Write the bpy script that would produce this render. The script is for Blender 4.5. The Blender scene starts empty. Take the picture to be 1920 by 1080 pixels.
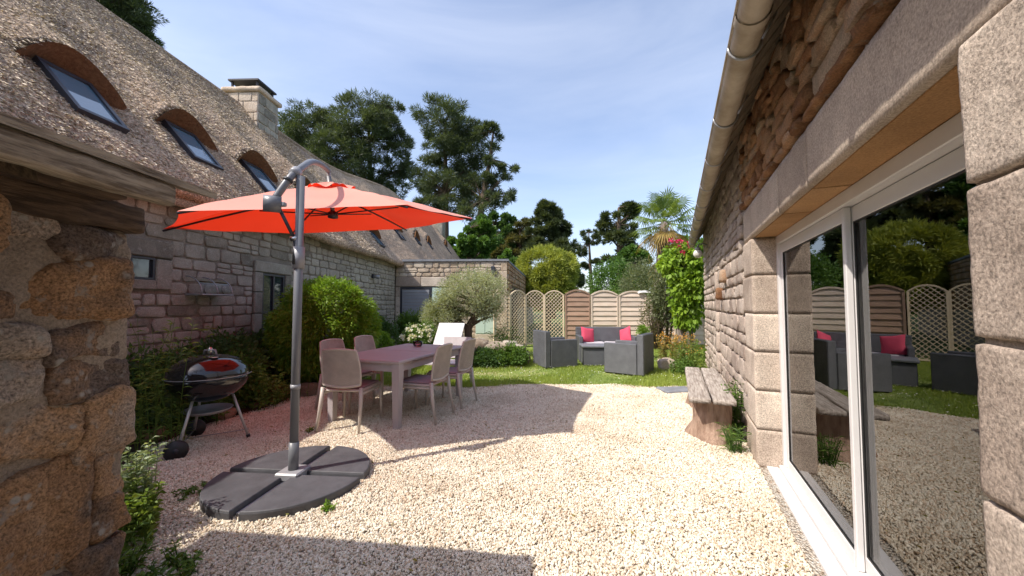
import bpy, math, random
import numpy as np
from mathutils import Vector, Matrix, noise

rnd = random.Random(7)
rng = np.random.default_rng(11)
R = math.radians
SC = bpy.context.scene
COL = SC.collection

# ------------------------------------------------------------------ camera
cam = bpy.data.cameras.new('camera')
cam_o = bpy.data.objects.new('camera', cam); COL.objects.link(cam_o)
cam.sensor_width = 36.0; cam.lens = 36.0 * 700 / 1920
cam.clip_start = 0.02; cam.clip_end = 600
cam_o.location = (0, 0, 1.35)
cam_o.rotation_euler = (R(90) + math.atan(31 / 700), 0, 0)
SC.camera = cam_o
# ------------------------------------------------------------------ sky and sun
SUN_AZ = (0.889, 0.458)          # the way the light travels over the ground
SUN_EL = R(51.6)
w = bpy.data.worlds.new('World'); SC.world = w; w.use_nodes = True
nt = w.node_tree; nt.nodes.clear()
out = nt.nodes.new('ShaderNodeOutputWorld'); bg = nt.nodes.new('ShaderNodeBackground')
sky = nt.nodes.new('ShaderNodeTexSky'); sky.sky_type = 'NISHITA'; sky.sun_disc = False
sky.sun_elevation = SUN_EL; sky.sun_rotation = math.atan2(-SUN_AZ[0], -SUN_AZ[1]) % (2 * math.pi)
sky.altitude = 0; sky.air_density = 1.0; sky.dust_density = 1.6; sky.ozone_density = 3.2
bg.inputs['Strength'].default_value = 0.15
tc = nt.nodes.new('ShaderNodeTexCoord')
mp = nt.nodes.new('ShaderNodeMapping'); mp.inputs['Rotation'].default_value = (0.2, 0.35, 0.5)
mp.inputs['Scale'].default_value = (0.8, 2.0, 4.2)
nz = nt.nodes.new('ShaderNodeTexNoise'); nz.inputs['Scale'].default_value = 1.5
nz.inputs['Detail'].default_value = 7; nz.inputs['Roughness'].default_value = 0.55; nz.inputs['Distortion'].default_value = 0.5
rp = nt.nodes.new('ShaderNodeValToRGB'); rp.color_ramp.elements[0].position = 0.36; rp.color_ramp.elements[1].position = 0.82
rp.color_ramp.elements[1].color = (0.38, 0.38, 0.38, 1); rp.color_ramp.elements[0].color = (0.10, 0.10, 0.10, 1)
mx = nt.nodes.new('ShaderNodeMix'); mx.data_type = 'RGBA'
mx.inputs[7].default_value = (4.7, 4.9, 5.4, 1)
tint = nt.nodes.new('ShaderNodeMix'); tint.data_type = 'RGBA'; tint.blend_type = 'MULTIPLY'; tint.inputs[0].default_value = 1
tint.inputs[7].default_value = (1.10, 1.01, 0.98, 1)
nt.links.new(tc.outputs['Generated'], mp.inputs[0]); nt.links.new(mp.outputs[0], nz.inputs['Vector'])
nt.links.new(nz.outputs['Fac'], rp.inputs[0]); nt.links.new(rp.outputs[0], mx.inputs[0])
nt.links.new(sky.outputs[0], tint.inputs[6]); nt.links.new(tint.outputs[2], mx.inputs[6])
nt.links.new(mx.outputs[2], bg.inputs[0]); nt.links.new(bg.outputs[0], out.inputs[0])
sl = bpy.data.lights.new('sun', 'SUN'); sl.energy = 3.4; sl.angle = R(0.55); sl.color = (1.0, 0.93, 0.83)
so = bpy.data.objects.new('sun', sl); COL.objects.link(so)
sdir = Vector((SUN_AZ[0] * math.cos(SUN_EL), SUN_AZ[1] * math.cos(SUN_EL), -math.sin(SUN_EL)))
so.rotation_euler = sdir.to_track_quat('-Z', 'Y').to_euler(); so.location = (-20, -10, 30)
vs = SC.view_settings
vs.view_transform = 'Standard'; vs.look = 'None'; vs.exposure = 0.84; vs.gamma = 1; vs.use_curve_mapping = False
SC.render.engine = 'CYCLES'
SC.cycles.max_bounces = 8; SC.cycles.transparent_max_bounces = 24; SC.cycles.caustics_reflective = False
SC.cycles.caustics_refractive = False

# ------------------------------------------------------------------ materials
def nodes(name):
    m = bpy.data.materials.new(name); m.use_nodes = True
    t = m.node_tree; b = t.nodes['Principled BSDF']
    return m, t, b
def N(t, kind, **kw):
    n = t.nodes.new('ShaderNode' + kind)
    for k, v in kw.items():
        if k in ('operation', 'blend_type', 'data_type', 'feature', 'distance', 'wave_type', 'bands_direction', 'attribute_name', 'noise_dimensions'):
            setattr(n, k, v)
        else:
            n.inputs[k].default_value = v
    return n
def ramp(t, fac, stops):
    r = t.nodes.new('ShaderNodeValToRGB'); e = r.color_ramp.elements
    while len(e) < len(stops): e.new(0.5)
    for i, (p, c) in enumerate(stops):
        e[i].position = p; e[i].color = (*c, 1) if len(c) == 3 else c
    t.links.new(fac, r.inputs[0]); return r.outputs[0]
def mixc(t, fac, a, b, blend='MIX'):
    n = t.nodes.new('ShaderNodeMix'); n.data_type = 'RGBA'; n.blend_type = blend
    for i, v in ((0, fac), (6, a), (7, b)):
        if hasattr(v, 'is_linked') or hasattr(v, 'links'): t.links.new(v, n.inputs[i])
        elif i == 0: n.inputs[0].default_value = v
        else: n.inputs[i].default_value = (*v, 1)
    return n.outputs[2]
def coords(t, scale=(1, 1, 1)):
    tc = t.nodes.new('ShaderNodeTexCoord'); mp = t.nodes.new('ShaderNodeMapping')
    mp.inputs['Scale'].default_value = scale
    t.links.new(tc.outputs['Object'], mp.inputs[0]); return mp.outputs[0]
def world_pos(t):
    return t.nodes.new('ShaderNodeNewGeometry').outputs['Position']
def noi(t, vec, scale, detail=5, rough=0.6, dist=0.0):
    n = t.nodes.new('ShaderNodeTexNoise'); n.inputs['Scale'].default_value = scale
    n.inputs['Detail'].default_value = detail; n.inputs['Roughness'].default_value = rough
    n.inputs['Distortion'].default_value = dist
    t.links.new(vec, n.inputs['Vector']); return n.outputs['Fac']
def bump(t, b, h, strength, dist):
    n = t.nodes.new('ShaderNodeBump'); n.inputs['Strength'].default_value = strength; n.inputs['Distance'].default_value = dist
    t.links.new(h, n.inputs['Height']); t.links.new(n.outputs[0], b.inputs['Normal']); return n
def simple(name, c1, c2=None, scale=8, rough=0.6, bs=0.0, bscale=60, bdist=0.005, metal=0.0, spec=0.5, stretch=(1, 1, 1), objrand=0.0, detail=6, con=0.2):
    m, t, b = nodes(name)
    c2 = c2 or tuple(x * 0.75 for x in c1)
    v = coords(t, stretch)
    col = ramp(t, noi(t, v, scale, detail, 0.65), [(0.5 - con, c2), (0.5 + con, c1)])
    if objrand:
        oi = t.nodes.new('ShaderNodeObjectInfo')
        g = ramp(t, oi.outputs['Random'], [(0, (1 - objrand,) * 3), (1, (1 + objrand * 0.6,) * 3)])
        col = mixc(t, 1.0, col, g, 'MULTIPLY')
    t.links.new(col, b.inputs['Base Color'])
    b.inputs['Roughness'].default_value = rough; b.inputs['Metallic'].default_value = metal
    b.inputs['Specular IOR Level'].default_value = spec
    if bs: bump(t, b, noi(t, v, bscale, 5, 0.65), bs, bdist)
    return m
def stone_mat(name, cols, rand=0.35, lichen=None, bs=0.7, bscale=28, bdist=0.02, speck=0.4, rough=0.92, spots=None):
    m, t, b = nodes(name)
    p = world_pos(t)
    oi = t.nodes.new('ShaderNodeObjectInfo')
    n1 = noi(t, p, 5, 6, 0.65)
    add = N(t, 'Math', operation='MULTIPLY_ADD'); t.links.new(oi.outputs['Random'], add.inputs[0])
    add.inputs[1].default_value = 0.7; t.links.new(n1, add.inputs[2])
    sub = N(t, 'Math', operation='SUBTRACT'); t.links.new(add.outputs[0], sub.inputs[0]); sub.inputs[1].default_value = 0.35
    k = len(cols)
    col = ramp(t, sub.outputs[0], [(0.2 + 0.6 * i / (k - 1), c) for i, c in enumerate(cols)])
    fine = noi(t, p, 120, 4, 0.7)
    sp = ramp(t, fine, [(0.3, (1 - speck,) * 3), (0.5, (1, 1, 1)), (0.72, (1 + speck,) * 3)])
    col = mixc(t, 1.0, col, sp, 'MULTIPLY')
    col = mixc(t, 1.0, col, ramp(t, noi(t, p, 2.3, 5, 0.6), [(0.3, (0.78, 0.76, 0.74)), (0.7, (1.14, 1.13, 1.10))]), 'MULTIPLY')
    if spots:
        vv_ = t.nodes.new('ShaderNodeTexVoronoi'); vv_.inputs['Scale'].default_value = 26
        t.links.new(p, vv_.inputs['Vector'])
        ds = ramp(t, vv_.outputs['Distance'], [(0.22, (1, 1, 1)), (0.36, (0, 0, 0))])
        ms = ramp(t, noi(t, p, 7, 4, 0.6), [(0.50, (0, 0, 0)), (0.60, (0.75, 0.75, 0.75))])
        col = mixc(t, mixc(t, 1.0, ds, ms, 'MULTIPLY'), col, spots)
    if lichen:
        lf = ramp(t, noi(t, p, 14, 7, 0.7), [(0.56, (0, 0, 0)), (0.66, (0.6, 0.6, 0.6))])
        col = mixc(t, lf, col, lichen)
    t.links.new(col, b.inputs['Base Color']); b.inputs['Roughness'].default_value = rough
    b.inputs['Specular IOR Level'].default_value = 0.25
    h = N(t, 'Math', operation='MULTIPLY_ADD'); t.links.new(noi(t, p, bscale, 8, 0.7), h.inputs[0]); h.inputs[1].default_value = 1.0
    t.links.new(fine, h.inputs[2])
    bump(t, b, h.outputs[0], bs, bdist)
    return m
def leaf_mat(name, c1, c2, trans=0.35, rough=0.5):
    m, t, b = nodes(name)
    at = t.nodes.new('ShaderNodeAttribute'); at.attribute_name = 'tint'
    col = ramp(t, at.outputs['Fac'], [(0.0, c2), (1.0, c1)])
    t.links.new(col, b.inputs['Base Color']); b.inputs['Roughness'].default_value = rough
    b.inputs['Specular IOR Level'].default_value = 0.3
    tr = t.nodes.new('ShaderNodeBsdfTranslucent')
    br = mixc(t, 1.0, col, (1.5, 1.4, 0.6), 'MULTIPLY'); t.links.new(br, tr.inputs[0])
    mx = t.nodes.new('ShaderNodeMixShader'); mx.inputs[0].default_value = trans
    t.links.new(b.outputs[0], mx.inputs[1]); t.links.new(tr.outputs[0], mx.inputs[2])
    t.links.new(mx.outputs[0], t.nodes['Material Output'].inputs[0])
    return m
def glass_mat(name, ior=1.6, tintc=(0.9, 0.95, 0.93)):
    m, t, b = nodes(name); t.nodes.remove(b)
    fr = N(t, 'Fresnel', IOR=ior)
    tr = t.nodes.new('ShaderNodeBsdfTransparent'); tr.inputs[0].default_value = (*tintc, 1)
    gl = t.nodes.new('ShaderNodeBsdfGlossy'); gl.inputs['Roughness'].default_value = 0.0
    mx = t.nodes.new('ShaderNodeMixShader')
    t.links.new(fr.outputs[0], mx.inputs[0]); t.links.new(tr.outputs[0], mx.inputs[1]); t.links.new(gl.outputs[0], mx.inputs[2])
    t.links.new(mx.outputs[0], t.nodes['Material Output'].inputs[0])
    return m
def thatch_mat():
    m, t, b = nodes('thatch')
    v = coords(t, (1, 1, 1))
    g1 = noi(t, coords(t, (34, 24, 24)), 1.0, 4, 0.8)
    vo = t.nodes.new('ShaderNodeTexVoronoi'); vo.inputs['Scale'].default_value = 1.0
    t.links.new(coords(t, (40, 26, 26)), vo.inputs['Vector'])
    big = noi(t, v, 0.9, 4, 0.6)
    col = ramp(t, g1, [(0.33, (0.13, 0.09, 0.06)), (0.45, (0.36, 0.275, 0.20)), (0.56, (0.58, 0.46, 0.35)), (0.68, (0.80, 0.67, 0.53))])
    col = mixc(t, 0.35, col, ramp(t, vo.outputs['Distance'], [(0.1, (1.2, 1.15, 1.1)), (0.75, (0.35, 0.33, 0.32))]), 'MULTIPLY')
    col = mixc(t, 1.0, col, ramp(t, big, [(0.3, (0.75, 0.72, 0.72)), (0.7, (1.25, 1.2, 1.15))]), 'MULTIPLY')
    t.links.new(col, b.inputs['Base Color']); b.inputs['Roughness'].default_value = 0.95; b.inputs['Specular IOR Level'].default_value = 0.15
    h = N(t, 'Math', operation='SUBTRACT'); t.links.new(g1, h.inputs[0]); t.links.new(vo.outputs['Distance'], h.inputs[1])
    bump(t, b, h.outputs[0], 0.9, 0.03)
    return m
def weave_mat(name, c1, c2, scale=160, rough=0.55, bs=0.6):
    m, t, b = nodes(name)
    v = coords(t)
    ch = []
    for d in ('X', 'Y', 'Z'):
        wv = t.nodes.new('ShaderNodeTexWave'); wv.bands_direction = d; wv.inputs['Scale'].default_value = scale / 6.28
        t.links.new(v, wv.inputs['Vector']); ch.append(wv.outputs['Fac'])
    a = N(t, 'Math', operation='MULTIPLY'); t.links.new(ch[0], a.inputs[0]); t.links.new(ch[2], a.inputs[1])
    c = N(t, 'Math', operation='MULTIPLY'); t.links.new(ch[1], c.inputs[0]); t.links.new(ch[2], c.inputs[1])
    s = N(t, 'Math', operation='ADD'); t.links.new(a.outputs[0], s.inputs[0]); t.links.new(c.outputs[0], s.inputs[1])
    n1 = noi(t, v, 6, 5, 0.6)
    col = ramp(t, s.outputs[0], [(0.1, c2), (0.8, c1)])
    col = mixc(t, 1.0, col, ramp(t, n1, [(0.3, (0.8, 0.8, 0.8)), (0.7, (1.15, 1.15, 1.15))]), 'MULTIPLY')
    t.links.new(col, b.inputs['Base Color']); b.inputs['Roughness'].default_value = rough
    bump(t, b, s.outputs[0], bs, 0.003)
    return m

M = {}
M['granite'] = stone_mat('granite', [(0.36, 0.29, 0.24), (0.49, 0.41, 0.345), (0.60, 0.52, 0.445)], bs=0.6, bscale=110, bdist=0.005, speck=0.6)
M['lintel'] = stone_mat('lintel_granite', [(0.36, 0.29, 0.235), (0.44, 0.36, 0.295), (0.50, 0.415, 0.34)], bs=0.5, bscale=110, bdist=0.004, speck=0.45)
M['soffit_stain'] = stone_mat('stained_granite', [(0.42, 0.24, 0.11), (0.5, 0.30, 0.15), (0.55, 0.36, 0.2)], bs=0.5, bscale=50, bdist=0.006, speck=0.3)
M['rubble_grey'] = stone_mat('grey_rubble', [(0.205, 0.19, 0.16), (0.29, 0.27, 0.23), (0.345, 0.325, 0.28), (0.41, 0.385, 0.335)], lichen=(0.42, 0.40, 0.36))
M['rubble_warm'] = stone_mat('warm_rubble', [(0.24, 0.12, 0.06), (0.42, 0.23, 0.12), (0.46, 0.28, 0.17), (0.46, 0.35, 0.26)], lichen=(0.3, 0.27, 0.2))
M['rubble_pale'] = stone_mat('pale_rubble', [(0.40, 0.31, 0.23), (0.52, 0.42, 0.32), (0.6, 0.5, 0.4), (0.64, 0.55, 0.45)])
M['rubble_pink'] = stone_mat('weathered_rubble', [(0.34, 0.27, 0.23), (0.44, 0.36, 0.31), (0.5, 0.42, 0.36), (0.54, 0.46, 0.40)])
M['rubble_brown'] = stone_mat('brown_field_stone', [(0.16, 0.12, 0.10), (0.36, 0.21, 0.115), (0.46, 0.29, 0.17), (0.40, 0.33, 0.28)], lichen=(0.36, 0.34, 0.31), bs=1.0, bscale=34, bdist=0.016, speck=0.75, spots=(0.5, 0.48, 0.44))
M['mortar_brown'] = stone_mat('earth_mortar', [(0.24, 0.185, 0.14), (0.32, 0.255, 0.20), (0.38, 0.31, 0.25)], bs=1.0, bscale=40, bdist=0.015)
M['mortar_grey'] = stone_mat('lime_mortar', [(0.21, 0.19, 0.16), (0.275, 0.25, 0.215), (0.335, 0.305, 0.265)], bs=0.8, bscale=45, bdist=0.01)
M['mortar_pale'] = stone_mat('pale_mortar', [(0.36, 0.30, 0.25), (0.44, 0.37, 0.31), (0.5, 0.43, 0.36)], bs=0.8, bscale=45, bdist=0.01)
M['rock'] = stone_mat('garden_rock', [(0.26, 0.2, 0.15), (0.38, 0.32, 0.26), (0.5, 0.45, 0.4)], lichen=(0.5, 0.48, 0.42), bs=1.0, bscale=14)
M['redrock'] = stone_mat('reddish_rock', [(0.3, 0.15, 0.09), (0.4, 0.22, 0.14), (0.45, 0.3, 0.22)], bs=1.0, bscale=14)
M['thatch'] = thatch_mat()
M['hood'] = simple('cut_reed', (0.25, 0.135, 0.07), (0.11, 0.055, 0.03), 30, 0.95, 1.0, 90, 0.02, spec=0.1)
M['timber'] = simple('weathered_timber', (0.46, 0.38, 0.29), (0.17, 0.13, 0.095), 4, 0.85, 1.0, 16, 0.012, stretch=(14, 1.2, 14), spec=0.2, detail=10, con=0.1)
M['timber_dark'] = simple('old_oak', (0.13, 0.085, 0.055), (0.05, 0.033, 0.022), 4, 0.85, 0.9, 16, 0.012, stretch=(12, 1, 12), spec=0.2, con=0.1)
M['bench'] = simple('silvered_oak', (0.48, 0.43, 0.38), (0.24, 0.20, 0.17), 5, 0.85, 0.9, 9, 0.012, stretch=(0.8, 9, 9), spec=0.2, con=0.12)
M['stump'] = simple('stump_wood', (0.46, 0.33, 0.25), (0.22, 0.14, 0.1), 6, 0.9, 1.0, 9, 0.03, stretch=(3, 3, 0.8), spec=0.15)
M['eave'] = simple('eave_board', (0.30, 0.24, 0.17), (0.15, 0.115, 0.08), 4, 0.85, 0.6, 12, 0.008, stretch=(2, 8, 8), objrand=0.25)
M['gutter'] = simple('weathered_gutter', (0.52, 0.45, 0.36), (0.25, 0.20, 0.13), 4, 0.55, 0.15, 40, 0.003, spec=0.4)
M['pvc'] = simple('white_frame', (0.68, 0.66, 0.65), (0.62, 0.60, 0.59), 3, 0.35)
M['gasket'] = simple('black_gasket', (0.03, 0.03, 0.03), rough=0.6)
M['anthracite'] = simple('anthracite_frame', (0.035, 0.038, 0.05), rough=0.4)
M['shutter'] = simple('grey_shutter', (0.30, 0.31, 0.34), (0.25, 0.26, 0.29), 4, 0.45)
M['glass'] = glass_mat('door_glass', 2.4, (0.98, 0.99, 0.985))
M['clear'] = glass_mat('clear_plastic', 1.12)
m, t, b = nodes('sky_pane'); b.inputs['Base Color'].default_value = (0.10, 0.17, 0.23, 1); b.inputs['Roughness'].default_value = 0.03
b.inputs['Specular IOR Level'].default_value = 1.0; b.inputs['IOR'].default_value = 2.0; M['pane'] = m
m, t, b = nodes('dark_pane'); b.inputs['Base Color'].default_value = (0.03, 0.04, 0.05, 1); b.inputs['Roughness'].default_value = 0.03
b.inputs['IOR'].default_value = 1.8; M['darkpane'] = m
M['slate'] = simple('grey_slate', (0.24, 0.25, 0.28), (0.16, 0.17, 0.19), 6, 0.7, 0.4, 30, 0.01)
M['room_wall'] = simple('room_plaster', (0.78, 0.74, 0.68), rough=0.9)
M['room_floor'] = simple('room_tiles', (0.62, 0.57, 0.50), rough=0.5)
M['blind'] = simple('roller_blind', (0.55, 0.52, 0.46), rough=0.9)
M['plastic'] = simple('taupe_plastic', (0.56, 0.50, 0.445), (0.52, 0.46, 0.41), 5, 0.45)
M['plastic_weave'] = weave_mat('taupe_weave', (0.54, 0.475, 0.42), (0.42, 0.36, 0.315), 760, 0.5, 0.5)
M['seatpad'] = simple('mauve_seat', (0.36, 0.24, 0.26), (0.30, 0.2, 0.22), 9, 0.8, 0.3, 200, 0.002)
M['table'] = simple('mauve_table', (0.47, 0.425, 0.43), (0.43, 0.385, 0.39), 4, 0.42)
M['wicker'] = weave_mat('grey_wicker', (0.14, 0.145, 0.16), (0.06, 0.062, 0.072), 200, 0.5, 0.7)
M['wicker2'] = simple('grey_resin', (0.17, 0.175, 0.19), rough=0.5)
M['cushion'] = simple('grey_cushion', (0.48, 0.46, 0.49), (0.42, 0.40, 0.43), 8, 0.9, 0.3, 150, 0.003)
M['pink'] = simple('raspberry_fabric', (0.62, 0.07, 0.125), (0.50, 0.05, 0.10), 7, 0.85, 0.3, 150, 0.003)
M['pole'] = simple('grey_pole', (0.17, 0.175, 0.19), (0.15, 0.155, 0.17), 6, 0.38)
M['pole_light'] = simple('light_grey_collar', (0.33, 0.33, 0.35), rough=0.4)
M['blackplastic'] = simple('black_plastic', (0.025, 0.025, 0.027), rough=0.5)
m, t, b = nodes('black_enamel'); b.inputs['Base Color'].default_value = (0.008, 0.008, 0.010, 1); b.inputs['Roughness'].default_value = 0.12
b.inputs['Coat Weight'].default_value = 0.6; b.inputs['Coat Roughness'].default_value = 0.05; M['enamel'] = m
M['steel'] = simple('brushed_steel', (0.62, 0.61, 0.60), rough=0.3, metal=1.0)
M['alu'] = simple('satin_aluminium', (0.60, 0.59, 0.57), rough=0.4, metal=0.35)
M['galv'] = simple('dull_metal', (0.40, 0.40, 0.41), (0.3, 0.3, 0.31), 10, 0.5, metal=0.6)
M['slab'] = simple('slab_resin', (0.095, 0.095, 0.105), (0.05, 0.05, 0.056), 7, 0.6, 0.6, 260, 0.003, spec=0.45)
M['lattice'] = simple('pale_pine', (0.78, 0.64, 0.46), (0.66, 0.52, 0.36), 6, 0.75, stretch=(3, 3, 1), objrand=0.2)
M['slat_pink'] = simple('bleached_pine', (0.80, 0.67, 0.56), (0.66, 0.51, 0.41), 3, 0.8, 0.4, 9, 0.006, stretch=(1.5, 8, 14), objrand=0.2)
M['slat_brown'] = simple('brown_pine', (0.44, 0.29, 0.21), (0.33, 0.20, 0.14), 3, 0.8, 0.4, 9, 0.006, stretch=(1.5, 8, 14), objrand=0.2)
M['white_mesh'] = simple('white_sling', (0.66, 0.63, 0.64), rough=0.7)
M['mint'] = simple('mint_paint', (0.55, 0.68, 0.60), (0.5, 0.62, 0.55), 3, 0.5)
M['bark'] = simple('bark', (0.16, 0.12, 0.09), (0.07, 0.05, 0.04), 5, 0.95, 1.0, 12, 0.03, stretch=(4, 4, 1), spec=0.1)
M['bark_pale'] = simple('pale_bark', (0.34, 0.29, 0.25), (0.17, 0.14, 0.12), 6, 0.95, 1.0, 14, 0.02, stretch=(4, 4, 1), spec=0.1)
M['soil'] = simple('soil', (0.10, 0.075, 0.05), (0.05, 0.036, 0.025), 6, 0.95, 1.0, 30, 0.03, spec=0.1)
M['opal'] = simple('opal_glass', (0.75, 0.72, 0.66), rough=0.25)
M['chimney_cap'] = simple('chimney_cap', (0.03, 0.03, 0.035), rough=0.6)
M['white_petal'] = leaf_mat('white_petal', (0.85, 0.84, 0.80), (0.75, 0.74, 0.68), 0.25)
M['magenta_petal'] = leaf_mat('magenta_petal', (0.75, 0.04, 0.16), (0.55, 0.02, 0.14), 0.25)
M['orange_petal'] = leaf_mat('orange_petal', (0.70, 0.30, 0.07), (0.5, 0.34, 0.08), 0.3)
for k, a, b_ in (('lf_lime', (0.23, 0.38, 0.045), (0.105, 0.205, 0.024)), ('lf_mid', (0.155, 0.26, 0.05), (0.068, 0.135, 0.028)),
                 ('lf_dark', (0.095, 0.175, 0.052), (0.042, 0.088, 0.028)), ('lf_pine', (0.10, 0.13, 0.065), (0.042, 0.064, 0.034)),
                 ('lf_cypress', (0.095, 0.12, 0.055), (0.04, 0.06, 0.028)), ('lf_olive', (0.46, 0.49, 0.33), (0.24, 0.28, 0.155)),
                 ('lf_willow', (0.36, 0.39, 0.08), (0.2, 0.25, 0.045)), ('lf_broad', (0.13, 0.235, 0.05), (0.055, 0.12, 0.028)),
                 ('lf_vine', (0.27, 0.40, 0.04), (0.13, 0.24, 0.025)), ('lf_palm', (0.19, 0.26, 0.07), (0.09, 0.15, 0.035)),
                 ('lf_palm_dry', (0.42, 0.30, 0.09), (0.28, 0.17, 0.06)), ('lf_grey', (0.22, 0.25, 0.14), (0.10, 0.13, 0.06)),
                 ('lf_silver', (0.38, 0.45, 0.30), (0.17, 0.24, 0.12)), ('lf_weed', (0.24, 0.32, 0.07), (0.10, 0.17, 0.03)),
                 ('lf_brown', (0.16, 0.15, 0.06), (0.07, 0.08, 0.03)), ('lf_russet', (0.34, 0.26, 0.09), (0.16, 0.17, 0.05)),
                 ('grass', (0.36, 0.43, 0.10), (0.17, 0.26, 0.05)), ('straw', (0.42, 0.36, 0.18), (0.3, 0.26, 0.11))):
    M[k] = leaf_mat(k, a, b_)
M['reed'] = leaf_mat('reed', (0.88, 0.76, 0.61), (0.16, 0.11, 0.075), 0.1, 0.8)
# canopy cloth: lets part of the sun through
m, t, b = nodes('red_canopy')
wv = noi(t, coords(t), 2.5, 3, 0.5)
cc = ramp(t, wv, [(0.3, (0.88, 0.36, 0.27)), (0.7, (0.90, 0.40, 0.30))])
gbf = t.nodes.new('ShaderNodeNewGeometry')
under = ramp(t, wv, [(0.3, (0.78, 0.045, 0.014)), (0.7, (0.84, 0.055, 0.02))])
cc = mixc(t, gbf.outputs['Backfacing'], under, cc)     # upper face painted paler, sun glare put into its colour
t.links.new(cc, b.inputs['Base Color']); b.inputs['Roughness'].default_value = 0.55
b.inputs['Sheen Weight'].default_value = 0.25; b.inputs['Sheen Roughness'].default_value = 0.45; b.inputs['Sheen Tint'].default_value = (1, 0.75, 0.7, 1)
tr = t.nodes.new('ShaderNodeBsdfTranslucent'); tr.inputs[0].default_value = (0.95, 0.045, 0.012, 1)
mxs = t.nodes.new('ShaderNodeMixShader'); mxs.inputs[0].default_value = 0.27
t.links.new(b.outputs[0], mxs.inputs[1]); t.links.new(tr.outputs[0], mxs.inputs[2]); t.links.new(mxs.outputs[0], t.nodes['Material Output'].inputs[0])
M['canopy'] = m
# pebble and gravel bed
PEB = [(0.0, (0.40, 0.31, 0.22)), (0.08, (0.56, 0.46, 0.35)), (0.25, (0.67, 0.60, 0.50)), (0.6, (0.73, 0.68, 0.58)), (0.85, (0.78, 0.75, 0.67)), (1.0, (0.66, 0.50, 0.37))]
m, t, b = nodes('pebble')
oi = t.nodes.new('ShaderNodeObjectInfo')
pc = mixc(t, 1.0, ramp(t, oi.outputs['Random'], PEB), ramp(t, noi(t, world_pos(t), 1.6, 5, 0.65), [(0.34, (0.88, 0.83, 0.77)), (0.55, (1.04, 1.03, 1.0))]), 'MULTIPLY')
t.links.new(pc, b.inputs['Base Color']); b.inputs['Roughness'].default_value = 0.85
b.inputs['Specular IOR Level'].default_value = 0.25
M['pebble'] = m
m, t, b = nodes('gravel_bed')
p = world_pos(t); vo = t.nodes.new('ShaderNodeTexVoronoi'); vo.inputs['Scale'].default_value = 70
t.links.new(p, vo.inputs['Vector'])
sep = t.nodes.new('ShaderNodeSeparateColor'); t.links.new(vo.outputs['Color'], sep.inputs[0])
c = ramp(t, sep.outputs[0], PEB)
c = mixc(t, 1.0, c, ramp(t, vo.outputs['Distance'], [(0.2, (1, 1, 1)), (0.8, (0.45, 0.42, 0.4))]), 'MULTIPLY')
t.links.new(c, b.inputs['Base Color']); b.inputs['Roughness'].default_value = 0.9
inv = N(t, 'Math', operation='SUBTRACT'); inv.inputs[0].default_value = 1.0; t.links.new(vo.outputs['Distance'], inv.inputs[1])
bump(t, b, inv.outputs[0], 1.0, 0.02); M['gravel_bed'] = m
m, t, b = nodes('turf')
p = world_pos(t)
c = ramp(t, noi(t, p, 0.9, 6, 0.65), [(0.32, (0.14, 0.21, 0.04)), (0.48, (0.24, 0.31, 0.07)), (0.58, (0.36, 0.37, 0.13)), (0.7, (0.50, 0.44, 0.25))])
c = mixc(t, 1.0, c, ramp(t, noi(t, p, 60, 3, 0.7), [(0.3, (0.6, 0.6, 0.6)), (0.7, (1.3, 1.3, 1.2))]), 'MULTIPLY')
t.links.new(c, b.inputs['Base Color']); b.inputs['Roughness'].default_value = 0.95
bump(t, b, noi(t, p, 90, 4, 0.7), 0.8, 0.03); M['turf'] = m
M['field'] = simple('field_grass', (0.10, 0.16, 0.04), (0.06, 0.10, 0.025), 0.4, 0.95)

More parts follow.
